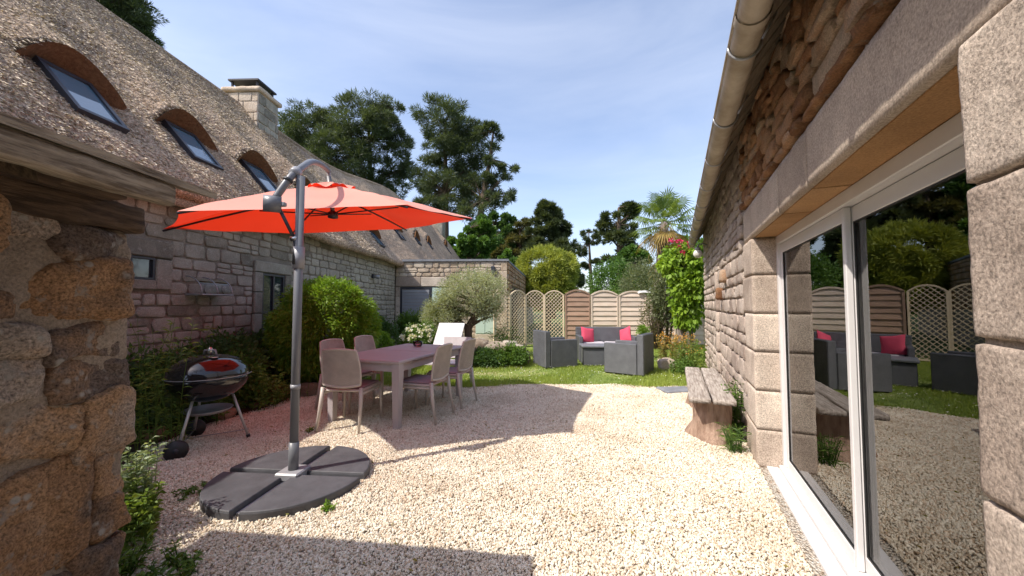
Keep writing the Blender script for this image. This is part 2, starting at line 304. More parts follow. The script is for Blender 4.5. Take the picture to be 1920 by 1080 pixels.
# ------------------------------------------------------------------ mesh helpers
class MB:
    def __init__(s): s.v = []; s.f = []
    def add(s, vs, fs):
        o = len(s.v); s.v.extend([tuple(q) for q in vs]); s.f.extend([tuple(i + o for i in f) for f in fs]); return s
    def box(s, x0, x1, y0, y1, z0, z1, bev=0.0, mat=None):
        if bev <= 0:
            vs = [(x, y, z) for z in (z0, z1) for y in (y0, y1) for x in (x0, x1)]
            fs = [(0, 2, 3, 1), (4, 5, 7, 6), (0, 1, 5, 4), (2, 6, 7, 3), (0, 4, 6, 2), (1, 3, 7, 5)]
        else:
            b = min(bev, (x1 - x0) / 2.01, (y1 - y0) / 2.01, (z1 - z0) / 2.01)
            vs = []; idx = {}
            lo = (x0, y0, z0); hi = (x1, y1, z1)
            for sx in (0, 1):
                for sy in (0, 1):
                    for sz in (0, 1):
                        sg = (sx, sy, sz)
                        for ax in range(3):
                            q = []
                            for k in range(3):
                                e = hi[k] if sg[k] else lo[k]
                                if k != ax: e += -b if sg[k] else b
                                q.append(e)
                            idx[(sg, ax)] = len(vs); vs.append(tuple(q))
            fs = []
            for ax in range(3):
                o1, o2 = [(1, 2), (2, 0), (0, 1)][ax]
                for sd in (0, 1):
                    loop = []
                    for (p1, p2) in ((0, 0), (1, 0), (1, 1), (0, 1)):
                        g = [0, 0, 0]; g[ax] = sd; g[o1] = p1; g[o2] = p2; loop.append(idx[(tuple(g), ax)])
                    fs.append(tuple(loop if sd else loop[::-1]))
            for ax in range(3):
                o1, o2 = [(1, 2), (2, 0), (0, 1)][ax]
                for p1 in (0, 1):
                    for p2 in (0, 1):
                        g0 = [0, 0, 0]; g0[o1] = p1; g0[o2] = p2; g1 = list(g0); g1[ax] = 1
                        a, bb = tuple(g0), tuple(g1)
                        q = (idx[(a, o1)], idx[(bb, o1)], idx[(bb, o2)], idx[(a, o2)])
                        fs.append(q if (p1 ^ p2) else q[::-1])
            for sx in (0, 1):
                for sy in (0, 1):
                    for sz in (0, 1):
                        g = (sx, sy, sz); q = (idx[(g, 0)], idx[(g, 1)], idx[(g, 2)])
                        fs.append(q if (sx + sy + sz) % 2 else q[::-1])
        if mat is not None: vs = [mat @ Vector(q) for q in vs]
        return s.add(vs, fs)
    def tube(s, pts, rad, n=8, cap=True):
        pts = [Vector(p) for p in pts]
        if not hasattr(rad, '__len__'): rad = [rad] * len(pts)
        t0 = (pts[1] - pts[0]).normalized()
        ref = Vector((0, 0, 1)) if abs(t0.z) < 0.9 else Vector((1, 0, 0))
        u = t0.cross(ref).normalized(); vs = []; fs = []
        for i, p in enumerate(pts):
            t = (pts[min(i + 1, len(pts) - 1)] - pts[max(i - 1, 0)]).normalized()
            u = (u - t * u.dot(t)).normalized(); w_ = t.cross(u)
            for k in range(n):
                a = 2 * math.pi * k / n; vs.append(p + (u * math.cos(a) + w_ * math.sin(a)) * rad[i])
        for i in range(len(pts) - 1):
            for k in range(n):
                k2 = (k + 1) % n; fs.append((i * n + k, i * n + k2, (i + 1) * n + k2, (i + 1) * n + k))
        if cap:
            fs.append(tuple(range(n - 1, -1, -1))); fs.append(tuple((len(pts) - 1) * n + k for k in range(n)))
        return s.add(vs, fs)
    def lathe(s, prof, n=24, c=(0, 0, 0)):
        vs = []; fs = []
        for (r, z) in prof:
            for k in range(n):
                a = 2 * math.pi * k / n; vs.append((c[0] + r * math.cos(a), c[1] + r * math.sin(a), c[2] + z))
        for i in range(len(prof) - 1):
            for k in range(n):
                k2 = (k + 1) % n; fs.append((i * n + k, i * n + k2, (i + 1) * n + k2, (i + 1) * n + k))
        fs.append(tuple(range(n - 1, -1, -1))); fs.append(tuple((len(prof) - 1) * n + k for k in range(n)))
        return s.add(vs, fs)
    def grid(s, fn, nu, nv):
        vs = [fn(i / nu, j / nv) for j in range(nv + 1) for i in range(nu + 1)]
        fs = [(j * (nu + 1) + i, j * (nu + 1) + i + 1, (j + 1) * (nu + 1) + i + 1, (j + 1) * (nu + 1) + i) for j in range(nv) for i in range(nu)]
        return s.add(vs, fs)
    def rough(s, c, size, rad, step, amp, seed=0, freq=6.0, mat=None, amp2=0.0, warp=0.0):
        """rounded, noisy block with an even mesh"""
        h = Vector(size) / 2; r = min(rad, min(h) * 0.98); key = {}; vs = []; fs = []
        cnt = [max(2, int(round(size[k] / step))) for k in range(3)]
        off = Vector((seed * 3.7, seed * 1.3, seed * 7.1))
        def vert(p):
            kk = tuple(round(x, 5) for x in p)
            if kk in key: return key[kk]
            inner = Vector([max(-(h[k] - r), min(h[k] - r, p[k])) for k in range(3)])
            d = Vector(p) - inner
            d = d.normalized() if d.length > 1e-6 else Vector((0, 0, 1))
            q = inner + d * r
            q = q + d * (amp * noise.noise(q * freq + off) + amp2 * noise.noise(q * freq * 4 + off))
            if warp: q = q + warp * noise.noise_vector(q * 4.5 + off * 1.7) + warp * .5 * noise.noise_vector(q * 11 + off)
            q = (mat @ q) if mat is not None else q
            key[kk] = len(vs); vs.append(q + Vector(c)); return key[kk]
        for ax in range(3):
            o1, o2 = [(1, 2), (2, 0), (0, 1)][ax]
            for sd in (-1, 1):
                for i in range(cnt[o1]):
                    for j in range(cnt[o2]):
                        q = []
                        for (di, dj) in ((0, 0), (1, 0), (1, 1), (0, 1)):
                            p = [0, 0, 0]; p[ax] = sd * h[ax]
                            p[o1] = -h[o1] + size[o1] * (i + di) / cnt[o1]; p[o2] = -h[o2] + size[o2] * (j + dj) / cnt[o2]
                            q.append(vert(p))
                        fs.append(tuple(q if sd > 0 else q[::-1]))
        return s.add(vs, fs)
    def mesh(s, name, mat, smooth=False):
        me = bpy.data.meshes.new(name); me.from_pydata([tuple(v) for v in s.v], [], s.f)
        if mat is not None: me.materials.append(M[mat] if isinstance(mat, str) else mat)
        if smooth: me.polygons.foreach_set('use_smooth', [True] * len(me.polygons))
        me.update(); return me
    def build(s, name, mat, parent=None, smooth=False, loc=None):
        return link(name, s.mesh(name, mat, smooth), parent, loc)
def link(name, me, parent=None, loc=None):
    o = bpy.data.objects.new(name, me); COL.objects.link(o)
    if parent is not None: o.parent = parent
    if loc is not None: o.location = loc
    return o
def tag(o, label=None, cat=None, group=None, kind=None):
    if label: o['label'] = label
    if cat: o['category'] = cat
    if group: o['group'] = group
    if kind: o['kind'] = kind
    return o
def thing(name, label, cat, loc=(0, 0, 0), rz=0.0, group=None):
    o = bpy.data.objects.new(name, None); COL.objects.link(o); o.empty_display_size = 0.1
    o.location = loc; o.rotation_euler = (0, 0, rz); return tag(o, label, cat, group)
def copy_thing(src, loc, rz, label, group=None):
    def rec(o, par):
        c = o.copy(); COL.objects.link(c); c.parent = par
        for ch in list(o.children): rec(ch, c)
        return c
    r = rec(src, None); r.location = loc; r.rotation_euler = (0, 0, rz); tag(r, label, None, group); return r

def np_mesh(name, V, Fq, mat, tint=None, smooth=False):
    """V (n,3), Fq (m,k) even faces"""
    me = bpy.data.meshes.new(name); m_, k = Fq.shape
    me.vertices.add(len(V)); me.vertices.foreach_set('co', np.ascontiguousarray(V, dtype=np.float32).ravel())
    me.loops.add(m_ * k); me.loops.foreach_set('vertex_index', np.ascontiguousarray(Fq, dtype=np.int32).ravel())
    me.polygons.add(m_); me.polygons.foreach_set('loop_start', np.arange(0, m_ * k, k, dtype=np.int32))
    me.polygons.foreach_set('loop_total', np.full(m_, k, dtype=np.int32))
    me.materials.append(M[mat] if isinstance(mat, str) else mat)
    if tint is not None:
        at = me.attributes.new('tint', 'FLOAT', 'FACE'); at.data.foreach_set('value', np.ascontiguousarray(tint, dtype=np.float32))
    me.update(calc_edges=True); return me
def unit(a): return a / np.maximum(np.linalg.norm(a, axis=1, keepdims=True), 1e-9)
def leaf_mesh(name, P, D, length, width, mat, bend=0.0, tint=None):
    """rhombic leaves at P pointing along D"""
    n = len(P); D = unit(D); A = unit(np.cross(D, rng.normal(size=(n, 3)))); B = np.cross(D, A)
    L = (length * rng.uniform(0.65, 1.3, n))[:, None]; W = (width * rng.uniform(0.7, 1.2, n))[:, None]
    mid = P + D * L * 0.5 + B * L * 0.08
    V = np.stack([P, mid + A * W * 0.5, P + D * L + np.array([0, 0, -1.0]) * L * bend, mid - A * W * 0.5], 1).reshape(-1, 3)
    F = np.arange(n * 4).reshape(n, 4)
    if tint is None: tint = rng.uniform(0, 1, n)
    return np_mesh(name, V, F, mat, tint)
def clumps(c, rad, k, per, cr, squash=1.0, inner=0.35, low=-1.0, flat=False):
    """leaf points gathered in k clumps spread through an ellipsoid"""
    d = unit(rng.normal(size=(k * 3, 3))); d = d[d[:, 2] > low][:k]
    r = rng.uniform(inner, 1.0, len(d)) ** 0.6
    C = d * r[:, None] * np.array(rad)
    n = len(C) * per
    idx = np.repeat(np.arange(len(C)), per)
    q = unit(rng.normal(size=(n, 3))) * (rng.uniform(0.15, 1, n) ** 0.5)[:, None]
    sz = (cr * rng.uniform(0.6, 1.35, len(C)))[idx][:, None]
    off = q * sz * np.array([1, 1, squash])
    ct = rng.uniform(0, 1, len(C))[idx]
    tint = np.clip(ct * 0.6 + rng.uniform(0, 0.4, n), 0, 1)
    return C + np.array(c), C[idx] + off + np.array(c), q, tint
def shrub(name, label, base, c, rad, k, per, cr, leaf, width, mat, droop=0.0, stems=5, squash=1.0, cat='shrub', stem_mat='bark', inner=0.35, group=None, low=-1.0, up=0.0):
    """shrub > foliage, stem; c and rad relative to base"""
    root = thing(name, label, cat, base, 0, group)
    C, P, q, tint = clumps(c, rad, k, per, cr, squash, inner, low)
    keep = P[:, 2] > 0.0
    P, q, tint = P[keep], q[keep], tint[keep]
    D = unit(q + 0.6 * unit(P - np.array(c)) + rng.normal(size=P.shape) * 0.5 + np.array([0, 0, up - droop]))
    link('foliage', leaf_mesh(name + '_foliage', P, D, leaf, width, mat, droop * 0.3, tint), root)
    mb = MB()
    for i in range(stems):
        tgt = Vector(C[rnd.randrange(len(C))]); b0 = Vector((rnd.uniform(-.06, .06), rnd.uniform(-.06, .06), -0.03))
        midp = b0.lerp(tgt, 0.5) + Vector((rnd.uniform(-.1, .1) * rad[0], rnd.uniform(-.1, .1) * rad[1], rad[2] * 0.1))
        rr = 0.012 + 0.01 * rad[2]
        mb.tube([b0, midp, tgt], [rr, rr * 0.7, rr * 0.3], 5)
    mb.build('stem', stem_mat, root, True)
    return root

# ================================================================== the setting: ground
g = MB().grid(lambda u, v: (-250 + 500 * u, -150 + 450 * v, -0.02), 10, 10).build('ground', 'field'); tag(g, kind='structure')
def lawn_edge(x): return 6.2 + 0.10 * math.sin(x * 1.7) + 0.05 * math.sin(x * 4.3 + 1)
lw = MB().grid(lambda u, v: (-4.6 + 11.6 * u, 5.6 + 9 * v, 0.000 + 0.012 * noise.noise(Vector((u * 30, v * 25, 0)))), 60, 50).build('lawn', 'turf', None, True); tag(lw, kind='structure')
def gravel_z(x, y): return 0.014 + 0.018 * noise.noise(Vector((x * 1.1, y * 1.1, 3))) + 0.009 * noise.noise(Vector((x * 4.2, y * 4.2, 8)))
GX0, GX1 = -3.6, 3.6
gb = MB().grid(lambda u, v: (GX0 + (GX1 - GX0) * u, -1.5 + (lawn_edge(GX0 + (GX1 - GX0) * u) + 1.5) * v,
        gravel_z(GX0 + (GX1 - GX0) * u, -1.5 + (lawn_edge(0) + 1.5) * v) - 0.004 - 0.03 * max(0, (v - 0.97) / 0.03)), 70, 90).build('gravel_path', 'gravel_bed', None, True); tag(gb, kind='structure')
def bed_edge(y): return float(np.interp(y, (1, 2, 2.3, 3.0, 3.6, 4.4, 5.2, 5.8, 6.3, 8, 12), (-2.1, -2.15, -2.4, -3.0, -3.42, -3.3, -3.1, -2.8, -2.6, -2.7, -2.9))) + 0.05 * math.sin(y * 4)
sb = MB().grid(lambda u, v: (-4.45 + (bed_edge(1.0 + 10.5 * v) + 4.45) * u * (1 if v < .45 else 1), 1.0 + 10.5 * v, 0.03 + 0.05 * math.sin(math.pi * u) + 0.03 * noise.noise(Vector((u * 8, v * 30, 1))) - 0.05 * u ** 6), 14, 60).build('planting_bed', 'soil', None, True); tag(sb, kind='structure')

# right-hand frame: local x runs along the cottage wall, -y is into the building
RIGHT_RZ = R(66.32)
RM = Matrix.Rotation(RIGHT_RZ, 4, 'Z')
def rw(s, p, z=0.0): return RM @ Vector((s, -p, z))
LEFT_RZ = R(90) - math.atan(25 / 700)
LM = Matrix.Rotation(LEFT_RZ, 4, 'Z')
def lwd(a, b, z=0.0): return LM @ Vector((a, b, z))

# pebbles, scattered as real little stones
pts = []
den = 2300
cand = np.stack([rng.uniform(-3.4, 3.2, 390000), rng.uniform(1.2, 6.3, 390000)], 1)
dx, dy = math.sin(R(90) - RIGHT_RZ), math.cos(R(90) - RIGHT_RZ)
pp = cand[:, 0] * dy - cand[:, 1] * dx
edge = np.array([lawn_edge(x) for x in cand[:, 0]])
bed = np.array([bed_edge(y) for y in cand[:, 1]])
keep = (pp < 0.60) & (cand[:, 1] < edge + rng.normal(0, 0.06, len(cand))) & (cand[:, 0] > bed + rng.normal(0, 0.05, len(cand)))
cand = cand[keep]
PZ = np.array([gravel_z(x, y) for x, y in cand]) + rng.uniform(-0.004, 0.008, len(cand))
pm = bpy.data.meshes.new('gravel'); pm.vertices.add(len(cand))
pm.vertices.foreach_set('co', np.column_stack([cand, PZ]).astype(np.float32).ravel())
gravel = link('gravel', pm); tag(gravel, 'pale crushed limestone gravel covering the courtyard', 'gravel', kind='stuff')
ng = bpy.data.node_groups.new('pebbles', 'GeometryNodeTree')
ng.interface.new_socket('Geometry', in_out='INPUT', socket_type='NodeSocketGeometry')
ng.interface.new_socket('Geometry', in_out='OUTPUT', socket_type='NodeSocketGeometry')
gi = ng.nodes.new('NodeGroupInput'); go = ng.nodes.new('NodeGroupOutput')
ico = ng.nodes.new('GeometryNodeMeshIcoSphere'); ico.inputs['Radius'].default_value = 0.0068; ico.inputs['Subdivisions'].default_value = 2
sp = ng.nodes.new('GeometryNodeSetPosition'); gn = ng.nodes.new('ShaderNodeTexNoise'); gn.inputs['Scale'].default_value = 165; gn.inputs['Detail'].default_value = 1
vm = ng.nodes.new('ShaderNodeVectorMath'); vm.operation = 'SUBTRACT'; vm.inputs[1].default_value = (.5, .5, .5)
vm2 = ng.nodes.new('ShaderNodeVectorMath'); vm2.operation = 'SCALE'; vm2.inputs['Scale'].default_value = 0.009
iop = ng.nodes.new('GeometryNodeInstanceOnPoints')
rr = ng.nodes.new('FunctionNodeRandomValue'); rr.data_type = 'FLOAT_VECTOR'; rr.inputs[1].default_value = (6.28, 6.28, 6.28)
rs = ng.nodes.new('FunctionNodeRandomValue'); rs.data_type = 'FLOAT_VECTOR'; rs.inputs[0].default_value = (0.5, 0.5, 0.45); rs.inputs[1].default_value = (1.65, 1.4, 1.2); rs.inputs['Seed'].default_value = 5
sm = ng.nodes.new('GeometryNodeSetMaterial'); sm.inputs['Material'].default_value = M['pebble']
L_ = ng.links.new
L_(gn.outputs['Color'], vm.inputs[0]); L_(vm.outputs[0], vm2.inputs[0]); L_(vm2.outputs[0], sp.inputs['Offset'])
L_(ico.outputs[0], sp.inputs['Geometry']); L_(sp.outputs[0], sm.inputs['Geometry']); L_(sm.outputs[0], iop.inputs['Instance'])
L_(gi.outputs[0], iop.inputs['Points']); L_(rr.outputs[0], iop.inputs['Rotation']); L_(rs.outputs[0], iop.inputs['Scale'])
L_(iop.outputs[0], go.inputs[0])
gravel.modifiers.new('pebbles', 'NODES').node_group = ng

# grass blades on the lawn
n = 170000
gx = rng.uniform(-4.3, 6.5, n); gy = 6.1 + 6.6 * rng.uniform(0, 1, n) ** 1.3
e = np.array([lawn_edge(x) for x in gx]); bd = np.array([bed_edge(min(y, 7)) for y in gy])
patch = np.array([noise.noise(Vector((x * 0.9, y * 0.9, 5))) for x, y in zip(gx, gy)])
k = (gy > e + rng.normal(0.02, 0.06, n)) & (gx > np.maximum(bd, -3.4)) & ((patch > -0.28) | (rng.uniform(0, 1, n) < 0.35))
gx, gy, patch = gx[k], gy[k], patch[k]; n = len(gx)
hgt = 0.045 * rng.uniform(0.5, 1.5, n) * np.clip(1 + patch, 0.5, 1.5)
ang = rng.uniform(0, 6.28, n); wd = 0.0055
base = np.column_stack([gx, gy, np.full(n, 0.0)])
side = np.column_stack([np.cos(ang), np.sin(ang), np.zeros(n)]) * wd
tip = base + np.column_stack([rng.normal(0, .02, n), rng.normal(0, .02, n), hgt])
V = np.stack([base - side, base + side, tip], 1).reshape(-1, 3)
tint = np.clip(0.5 + patch * 0.7 + rng.normal(0, .25, n), 0, 1)
go_ = link('grass', np_mesh('grass', V, np.arange(n * 3).reshape(n, 3), 'grass', tint)); tag(go_, 'short sunlit lawn grass before the fence', 'grass', kind='stuff')
# daisies in the lawn
n = 900
dxy = np.column_stack([rng.uniform(-1.6, 4.2, n), rng.uniform(6.3, 9.5, n), np.full(n, 0.05)])
D = unit(np.column_stack([rng.normal(0, .4, n), rng.normal(0, .4, n), np.ones(n)]))
V = []
a1 = unit(np.cross(D, np.array([1, 0.2, 0]))); a2 = np.cross(D, a1); r_ = 0.009
V = np.stack([dxy + a1 * r_, dxy + a2 * r_, dxy - a1 * r_, dxy - a2 * r_], 1).reshape(-1, 3)
tag(link('daisies', np_mesh('daisies', V, np.arange(n * 4).reshape(n, 4), 'white_petal', rng.uniform(0, 1, n))), 'tiny white daisies dotted over the lawn', 'daisies', kind='stuff')

n = 260
lx = np.column_stack([rng.uniform(-2.6, 1.8, n), rng.uniform(1.9, 6.1, n), np.full(n, 0.034)])
o = link('leaf_litter', leaf_mesh('leaf_litter', lx, np.column_stack([rng.normal(size=n), rng.normal(size=n), rng.normal(0, .15, n)]), .028, .014, 'lf_russet')); tag(o, 'scattered dry leaf scraps on the gravel', 'leaf litter', kind='stuff')

# ================================================================== stone walls
def make_stone_variants(nv, seed, lump=0.16, sq=0.5):
    rr_ = random.Random(seed); res = []
    for k in range(nv):
        n = 8; prof = []
        for i in range(n):
            a = math.pi / 4 * i
            x, y = round(math.cos(a), 3), round(math.sin(a), 3)
            x, y = (math.copysign(1, x) if abs(x) > .1 else 0), (math.copysign(1, y) if abs(y) > .1 else 0)
            cut = 1 - (rr_.uniform(0.04, 0.16) if i % 2 else rr_.uniform(0, 0.06)) * (1.5 if sq < .9 else .8)
            prof.append((.5 * x * cut + (rr_.uniform(-.16, .16) if x == 0 else 0), .5 * y * (1 - (1 - cut) * rr_.uniform(.5, 1.3)) + (rr_.uniform(-.16, .16) if y == 0 else 0)))
        rings = [(1.0, 0.0), (0.985, 0.55), (0.93, 0.88), (0.6, 0.97)]
        vs = []; fs = []
        for (sc, z) in rings:
            for (x, y) in prof:
                vs.append((x * sc + (rr_.uniform(-.02, .02) if sc < 1 else 0), y * sc + (rr_.uniform(-.02, .02) if sc < 1 else 0), z + (rr_.uniform(-lump, lump) * 0.9 if z > 0.5 else 0)))
        vs.append((0, 0, 1.0 + rr_.uniform(-lump, lump)))
        for i in range(3):
            for j in range(n):
                j2 = (j + 1) % n; fs.append((i * n + j, i * n + j2, (i + 1) * n + j2, (i + 1) * n + j))
        for j in range(n): fs.append((3 * n + j, 3 * n + (j + 1) % n, 4 * n))
        res.append((vs, fs))
    return res
VARS = {'rubble': make_stone_variants(20, 3, 0.2, 0.5), 'squared': make_stone_variants(20, 5, 0.16, 1.0)}
VMESH = {}
def var_mesh(kind, i, mat):
    key = (kind, i, mat)
    if key not in VMESH:
        mb = MB(); mb.add(*VARS[kind][i]); VMESH[key] = mb.mesh('stone', mat, True)
    return VMESH[key]
def lay_courses(x0, x1, y0, y1, hr, wr, excl, seed, gap=0.015, top=None):
    rr_ = random.Random(seed); out_ = []; y = y0
    while y < y1 - 0.04:
        h = min(rr_.uniform(*hr), y1 - y)
        if y1 - (y + h) < hr[0] * 0.6: h = y1 - y
        x = x0 - rr_.uniform(0, wr[0])
        while x < x1:
            wd_ = rr_.uniform(*wr) * (0.7 + 0.6 * rr_.random())
            xa, xb = max(x, x0), min(x + wd_, x1); cut = False
            for (ex0, ex1, ey0, ey1) in excl:
                if y + h > ey0 + 0.03 and y < ey1 - 0.03 and xb > ex0 and xa < ex1:
                    if xa < ex0: xb = ex0
                    else: xa = ex1; cut = True
            nx = x + wd_
            if cut:
                nx = max(xa, nx); xb = max(xb, xa)
                if xb - xa < 0.06: x = nx if nx > x + 1e-4 else x + 0.05; continue
            if xb - xa > 0.05:
                if h > hr[0] * 1.3 and rr_.random() < 0.22:
                    f = rr_.uniform(0.4, 0.6)
                    out_.append((xa, xb, y, y + h * f)); out_.append((xa, xb, y + h * f, y + h))
                else: out_.append((xa, xb, y, y + h))
            x = nx if nx > x + 1e-4 else x + 0.05
        y += h
    return out_
def stone_face(parent, frame, rects, kind, mat, depth, seed, gap=0.012, tilt=2.5, maxn=300, view=None, root_m=None):
    """one object per stone for the ones that show largest, the rest joined"""
    rr_ = random.Random(seed); items = []
    for (xa, xb, ya, yb) in rects:
        w_, h_ = xb - xa - gap, yb - ya - gap
        if w_ < 0.02 or h_ < 0.02: continue
        loc = Matrix.Translation(((xa + xb) / 2, (ya + yb) / 2, 0)) @ Matrix.Rotation(R(rr_.uniform(-tilt, tilt)), 4, 'Z')
        dd = depth * rr_.uniform(0.75, 1.35)
        mtx = frame @ loc @ Matrix.Diagonal((w_ * rr_.choice((-1, 1)) * 1.0, h_, dd, 1))
        mtx = frame @ loc @ Matrix.Diagonal((w_, h_, dd, 1))
        wp = (root_m @ mtx).translation if root_m is not None else mtx.translation
        dist = (wp - Vector((0, 0, 1.35))).length
        sizev = w_ * h_ / dist ** 2
        if wp.y < 0.3: sizev *= 0.001
        items.append((sizev, mtx, rr_.randrange(20)))
    items.sort(key=lambda q: -q[0])
    for (s_, mtx, k) in items[:maxn]:
        o = link('stone', var_mesh(kind, k, mat), parent); o.matrix_basis = mtx
    rest = items[maxn:]
    if rest:
        mb = MB()
        for (s_, mtx, k) in rest:
            vs_, fs_ = VARS[kind][k]; mb.add([mtx @ Vector(v) for v in vs_], fs_)
        o = mb.build('stones', mat, parent, True); o['kind'] = 'stuff'
def frame(o, u, v, nrm):
    return Matrix(((u[0], v[0], nrm[0], o[0]), (u[1], v[1], nrm[1], o[1]), (u[2], v[2], nrm[2], o[2]), (0, 0, 0, 1)))

# ================================================================== thatched house on the left
house = thing('thatched_house', 'long stone house with thatched roof and eyebrow skylights on the left', 'house', (0, 0, 0), LEFT_RZ)
WB = 4.4
wall = MB().box(0.3, 12.42, WB, WB + 0.5, 0, 2.95).box(12.44, 31.9, WB, WB + .5, 0, 2.9).build('wall', 'mortar_grey', house)
fr = frame((0, WB, 0), (1, 0, 0), (0, 0, 1), (0, -1, 0))
ex = [(3.62, 4.45, 1.52, 2.12), (5.85, 6.8, 0.72, 2.08)]
rects = lay_courses(1.2, 12.4, 0.02, 2.92, (0.11, 0.22), (0.16, 0.44), ex, 21)
stone_face(wall, fr, rects, 'rubble', 'rubble_grey', 0.022, 22, 0.006, 2.0, 300, root_m=LM)
# small window
wn = MB().box(3.7, 4.25, WB - 0.002, WB - 0.001, 1.64, 1.9).build('small_window', 'darkpane', house)
for (x0, x1, z0, z1) in ((3.62, 3.7, 1.52, 2.12), (4.25, 4.45, 1.52, 1.9)):
    MB().box(x0, x1, WB - 0.05, WB, z0 + .01, z1 - .01, 0.01).build('surround_stone', 'rubble_grey', wn)
MB().box(3.7, 4.45, WB - 0.055, WB, 1.905, 2.11, 0.012).build('surround_stone', 'rubble_grey', wn)
MB().box(3.7, 4.25, WB - 0.05, WB, 1.525, 1.635, 0.01).build('surround_stone', 'rubble_grey', wn)
f = MB()
for z in (1.64, 1.875): f.box(3.705, 4.245, WB - 0.03, WB - 0.004, z, z + 0.025)
for x in (3.705, 3.96, 4.22): f.box(x, x + 0.025, WB - 0.029, WB - 0.005, 1.666, 1.874)
f.build('frame', 'anthracite', wn)
# tall window behind the round bush
wn = MB().box(6.05, 6.62, WB - 0.002, WB - 0.001, 0.9, 1.88).build('tall_window', 'darkpane', house)
for (x0, x1, z0, z1) in ((5.86, 6.04, .9, 1.2), (5.86, 6.04, 1.21, 1.55), (5.86, 6.04, 1.56, 1.88), (6.63, 6.8, .9, 1.3), (6.63, 6.8, 1.31, 1.88), (5.86, 6.8, 1.89, 2.07), (5.9, 6.76, .73, .89)):
    MB().box(x0, x1, WB - 0.05, WB, z0, z1, 0.01).build('surround_stone', 'rubble_grey', wn)
f = MB()
for z in (0.9, 1.2, 1.84): f.box(6.05, 6.62, WB - 0.03, WB - 0.004, z, z + 0.035)
for x in (6.05, 6.32, 6.585): f.box(x, x + 0.035, WB - 0.0285, WB - 0.0045, 0.936, 1.839)
f.build('frame', 'anthracite', wn)
# roof: a thick thatch blanket with eyebrow hoods over the skylights
EB, EZ, RB, RZ_ = 4.1, 2.78, 7.1, 6.32
SLN = math.hypot(RB - EB, RZ_ - EZ); UX, UZ = (RB - EB) / SLN, (RZ_ - EZ) / SLN
NB, NZ = -UZ, UX                                   # outward normal in (b, z)
def lift(a): s_ = min(1, max(0, (a - 12) / 8)); return 1.05 * s_ * s_ * (3 - 2 * s_)
DORM = [(2.28, 0.46, 1.58, 0.225, 0.78), (3.86, 0.46, 1.55, 0.225, 0.80), (5.28, 0.46, 1.60, 0.225, 0.88), (6.74, 0.48, 1.60, 0.225, 0.82), (8.3, .46, 1.6, .25, .8),
        (11.45, 0.45, 1.15, 0.24, 0.55), (15.2, .5, 2.0, .26, 1.4), (17.4, .42, 1.75, .24, 1.3), (19.6, 0.42, 1.75, 0.24, 1.3), (27.5, 0.4, 3.0, 0.3, 2.2)]
def hump(a, t):
    h = 0.0
    for (c, w_, tt, amp, tb) in DORM:
        d = abs(a - c) / (w_ * 1.15)
        if d < 1:
            arch = tt + 0.36 * (math.cos(d * math.pi / 2)) - 0.16          # the front edge of the hood is an arch
            prof = math.cos(d * math.pi / 2) ** 0.8
            if t >= arch: h = max(h, amp * prof * max(0, 1 - (t - arch) / 2.0) ** 1.3)
            elif t > tb - 0.25:
                k_ = min(1, max(0, (t - tb + 0.25) / 0.25)) * min(1, (1 - d) * 5)
                h = min(h, -0.05 * k_) if h <= 0 else h
        elif d < 1.5:
            s_ = (1.5 - d) / 0.5; h = max(h, 0.05 * s_ * max(0, 1 - abs(t - tt) / 1.4))
    return h
def roof_pt(a, t, h):
    rough = 0.05 * noise.noise(Vector((a * 0.8, t * 0.8, 2))) + 0.016 * noise.noise(Vector((a * 9, t * 6, 4))) + 0.010 * noise.noise(Vector((a * 24, t * 15, 7)))
    d = h + rough; tk = t / SLN
    return (a, EB + UX * t + NB * d, EZ + UZ * t + NZ * d + lift(a) * (0.4 + 0.6 * tk) - 0.04 * math.sin(math.pi * tk))
AS = np.concatenate([np.arange(-3, 1.8, 0.12), np.arange(1.8, 9.2, 0.035), np.arange(9.2, 14, 0.07), np.arange(14, 32.01, 0.12)])
TS = np.concatenate([np.arange(0, 3.2, 0.035), np.linspace(3.2, SLN, 24)])
TS[-1] = SLN
vs_ = []
for t_ in TS:
    for a_ in AS: vs_.append(roof_pt(a_, t_, hump(a_, t_)))
na, nt_ = len(AS), len(TS)
fs_ = [(j * na + i, j * na + i + 1, (j + 1) * na + i + 1, (j + 1) * na + i) for j in range(nt_ - 1) for i in range(na - 1)]
# eave: rounded lip and underside
prev = 0
for (db, dz) in ((-0.02, -0.05), (0.0, -0.11), (0.06, -0.15), (0.34, -0.06)):
    st = len(vs_)
    for a_ in AS:
        q = roof_pt(a_, 0, 0); vs_.append((a_, q[1] + db, q[2] + dz))
    for i in range(na - 1): fs_.append((st + i, st + i + 1, prev + i + 1, prev + i))
    prev = st
# back slope and gable
st = len(vs_)
for a_ in AS: vs_.append((a_, 2 * RB - EB, EZ + lift(a_) * .4))
top0 = (nt_ - 1) * na
for i in range(na - 1): fs_.append((top0 + i, top0 + i + 1, st + i + 1, st + i))
roof = MB().add(vs_, fs_).build('roof', 'thatch', house, True)
MB().add([(31.9, WB, 0), (31.9, 2 * RB - WB, 0), (31.9, 2 * RB - EB - .3, EZ + .5), (31.9, RB, RZ_ + .9), (31.9, EB + .3, EZ + .5)], [(0, 1, 2, 3, 4)]).build('gable', 'rubble_grey', house)
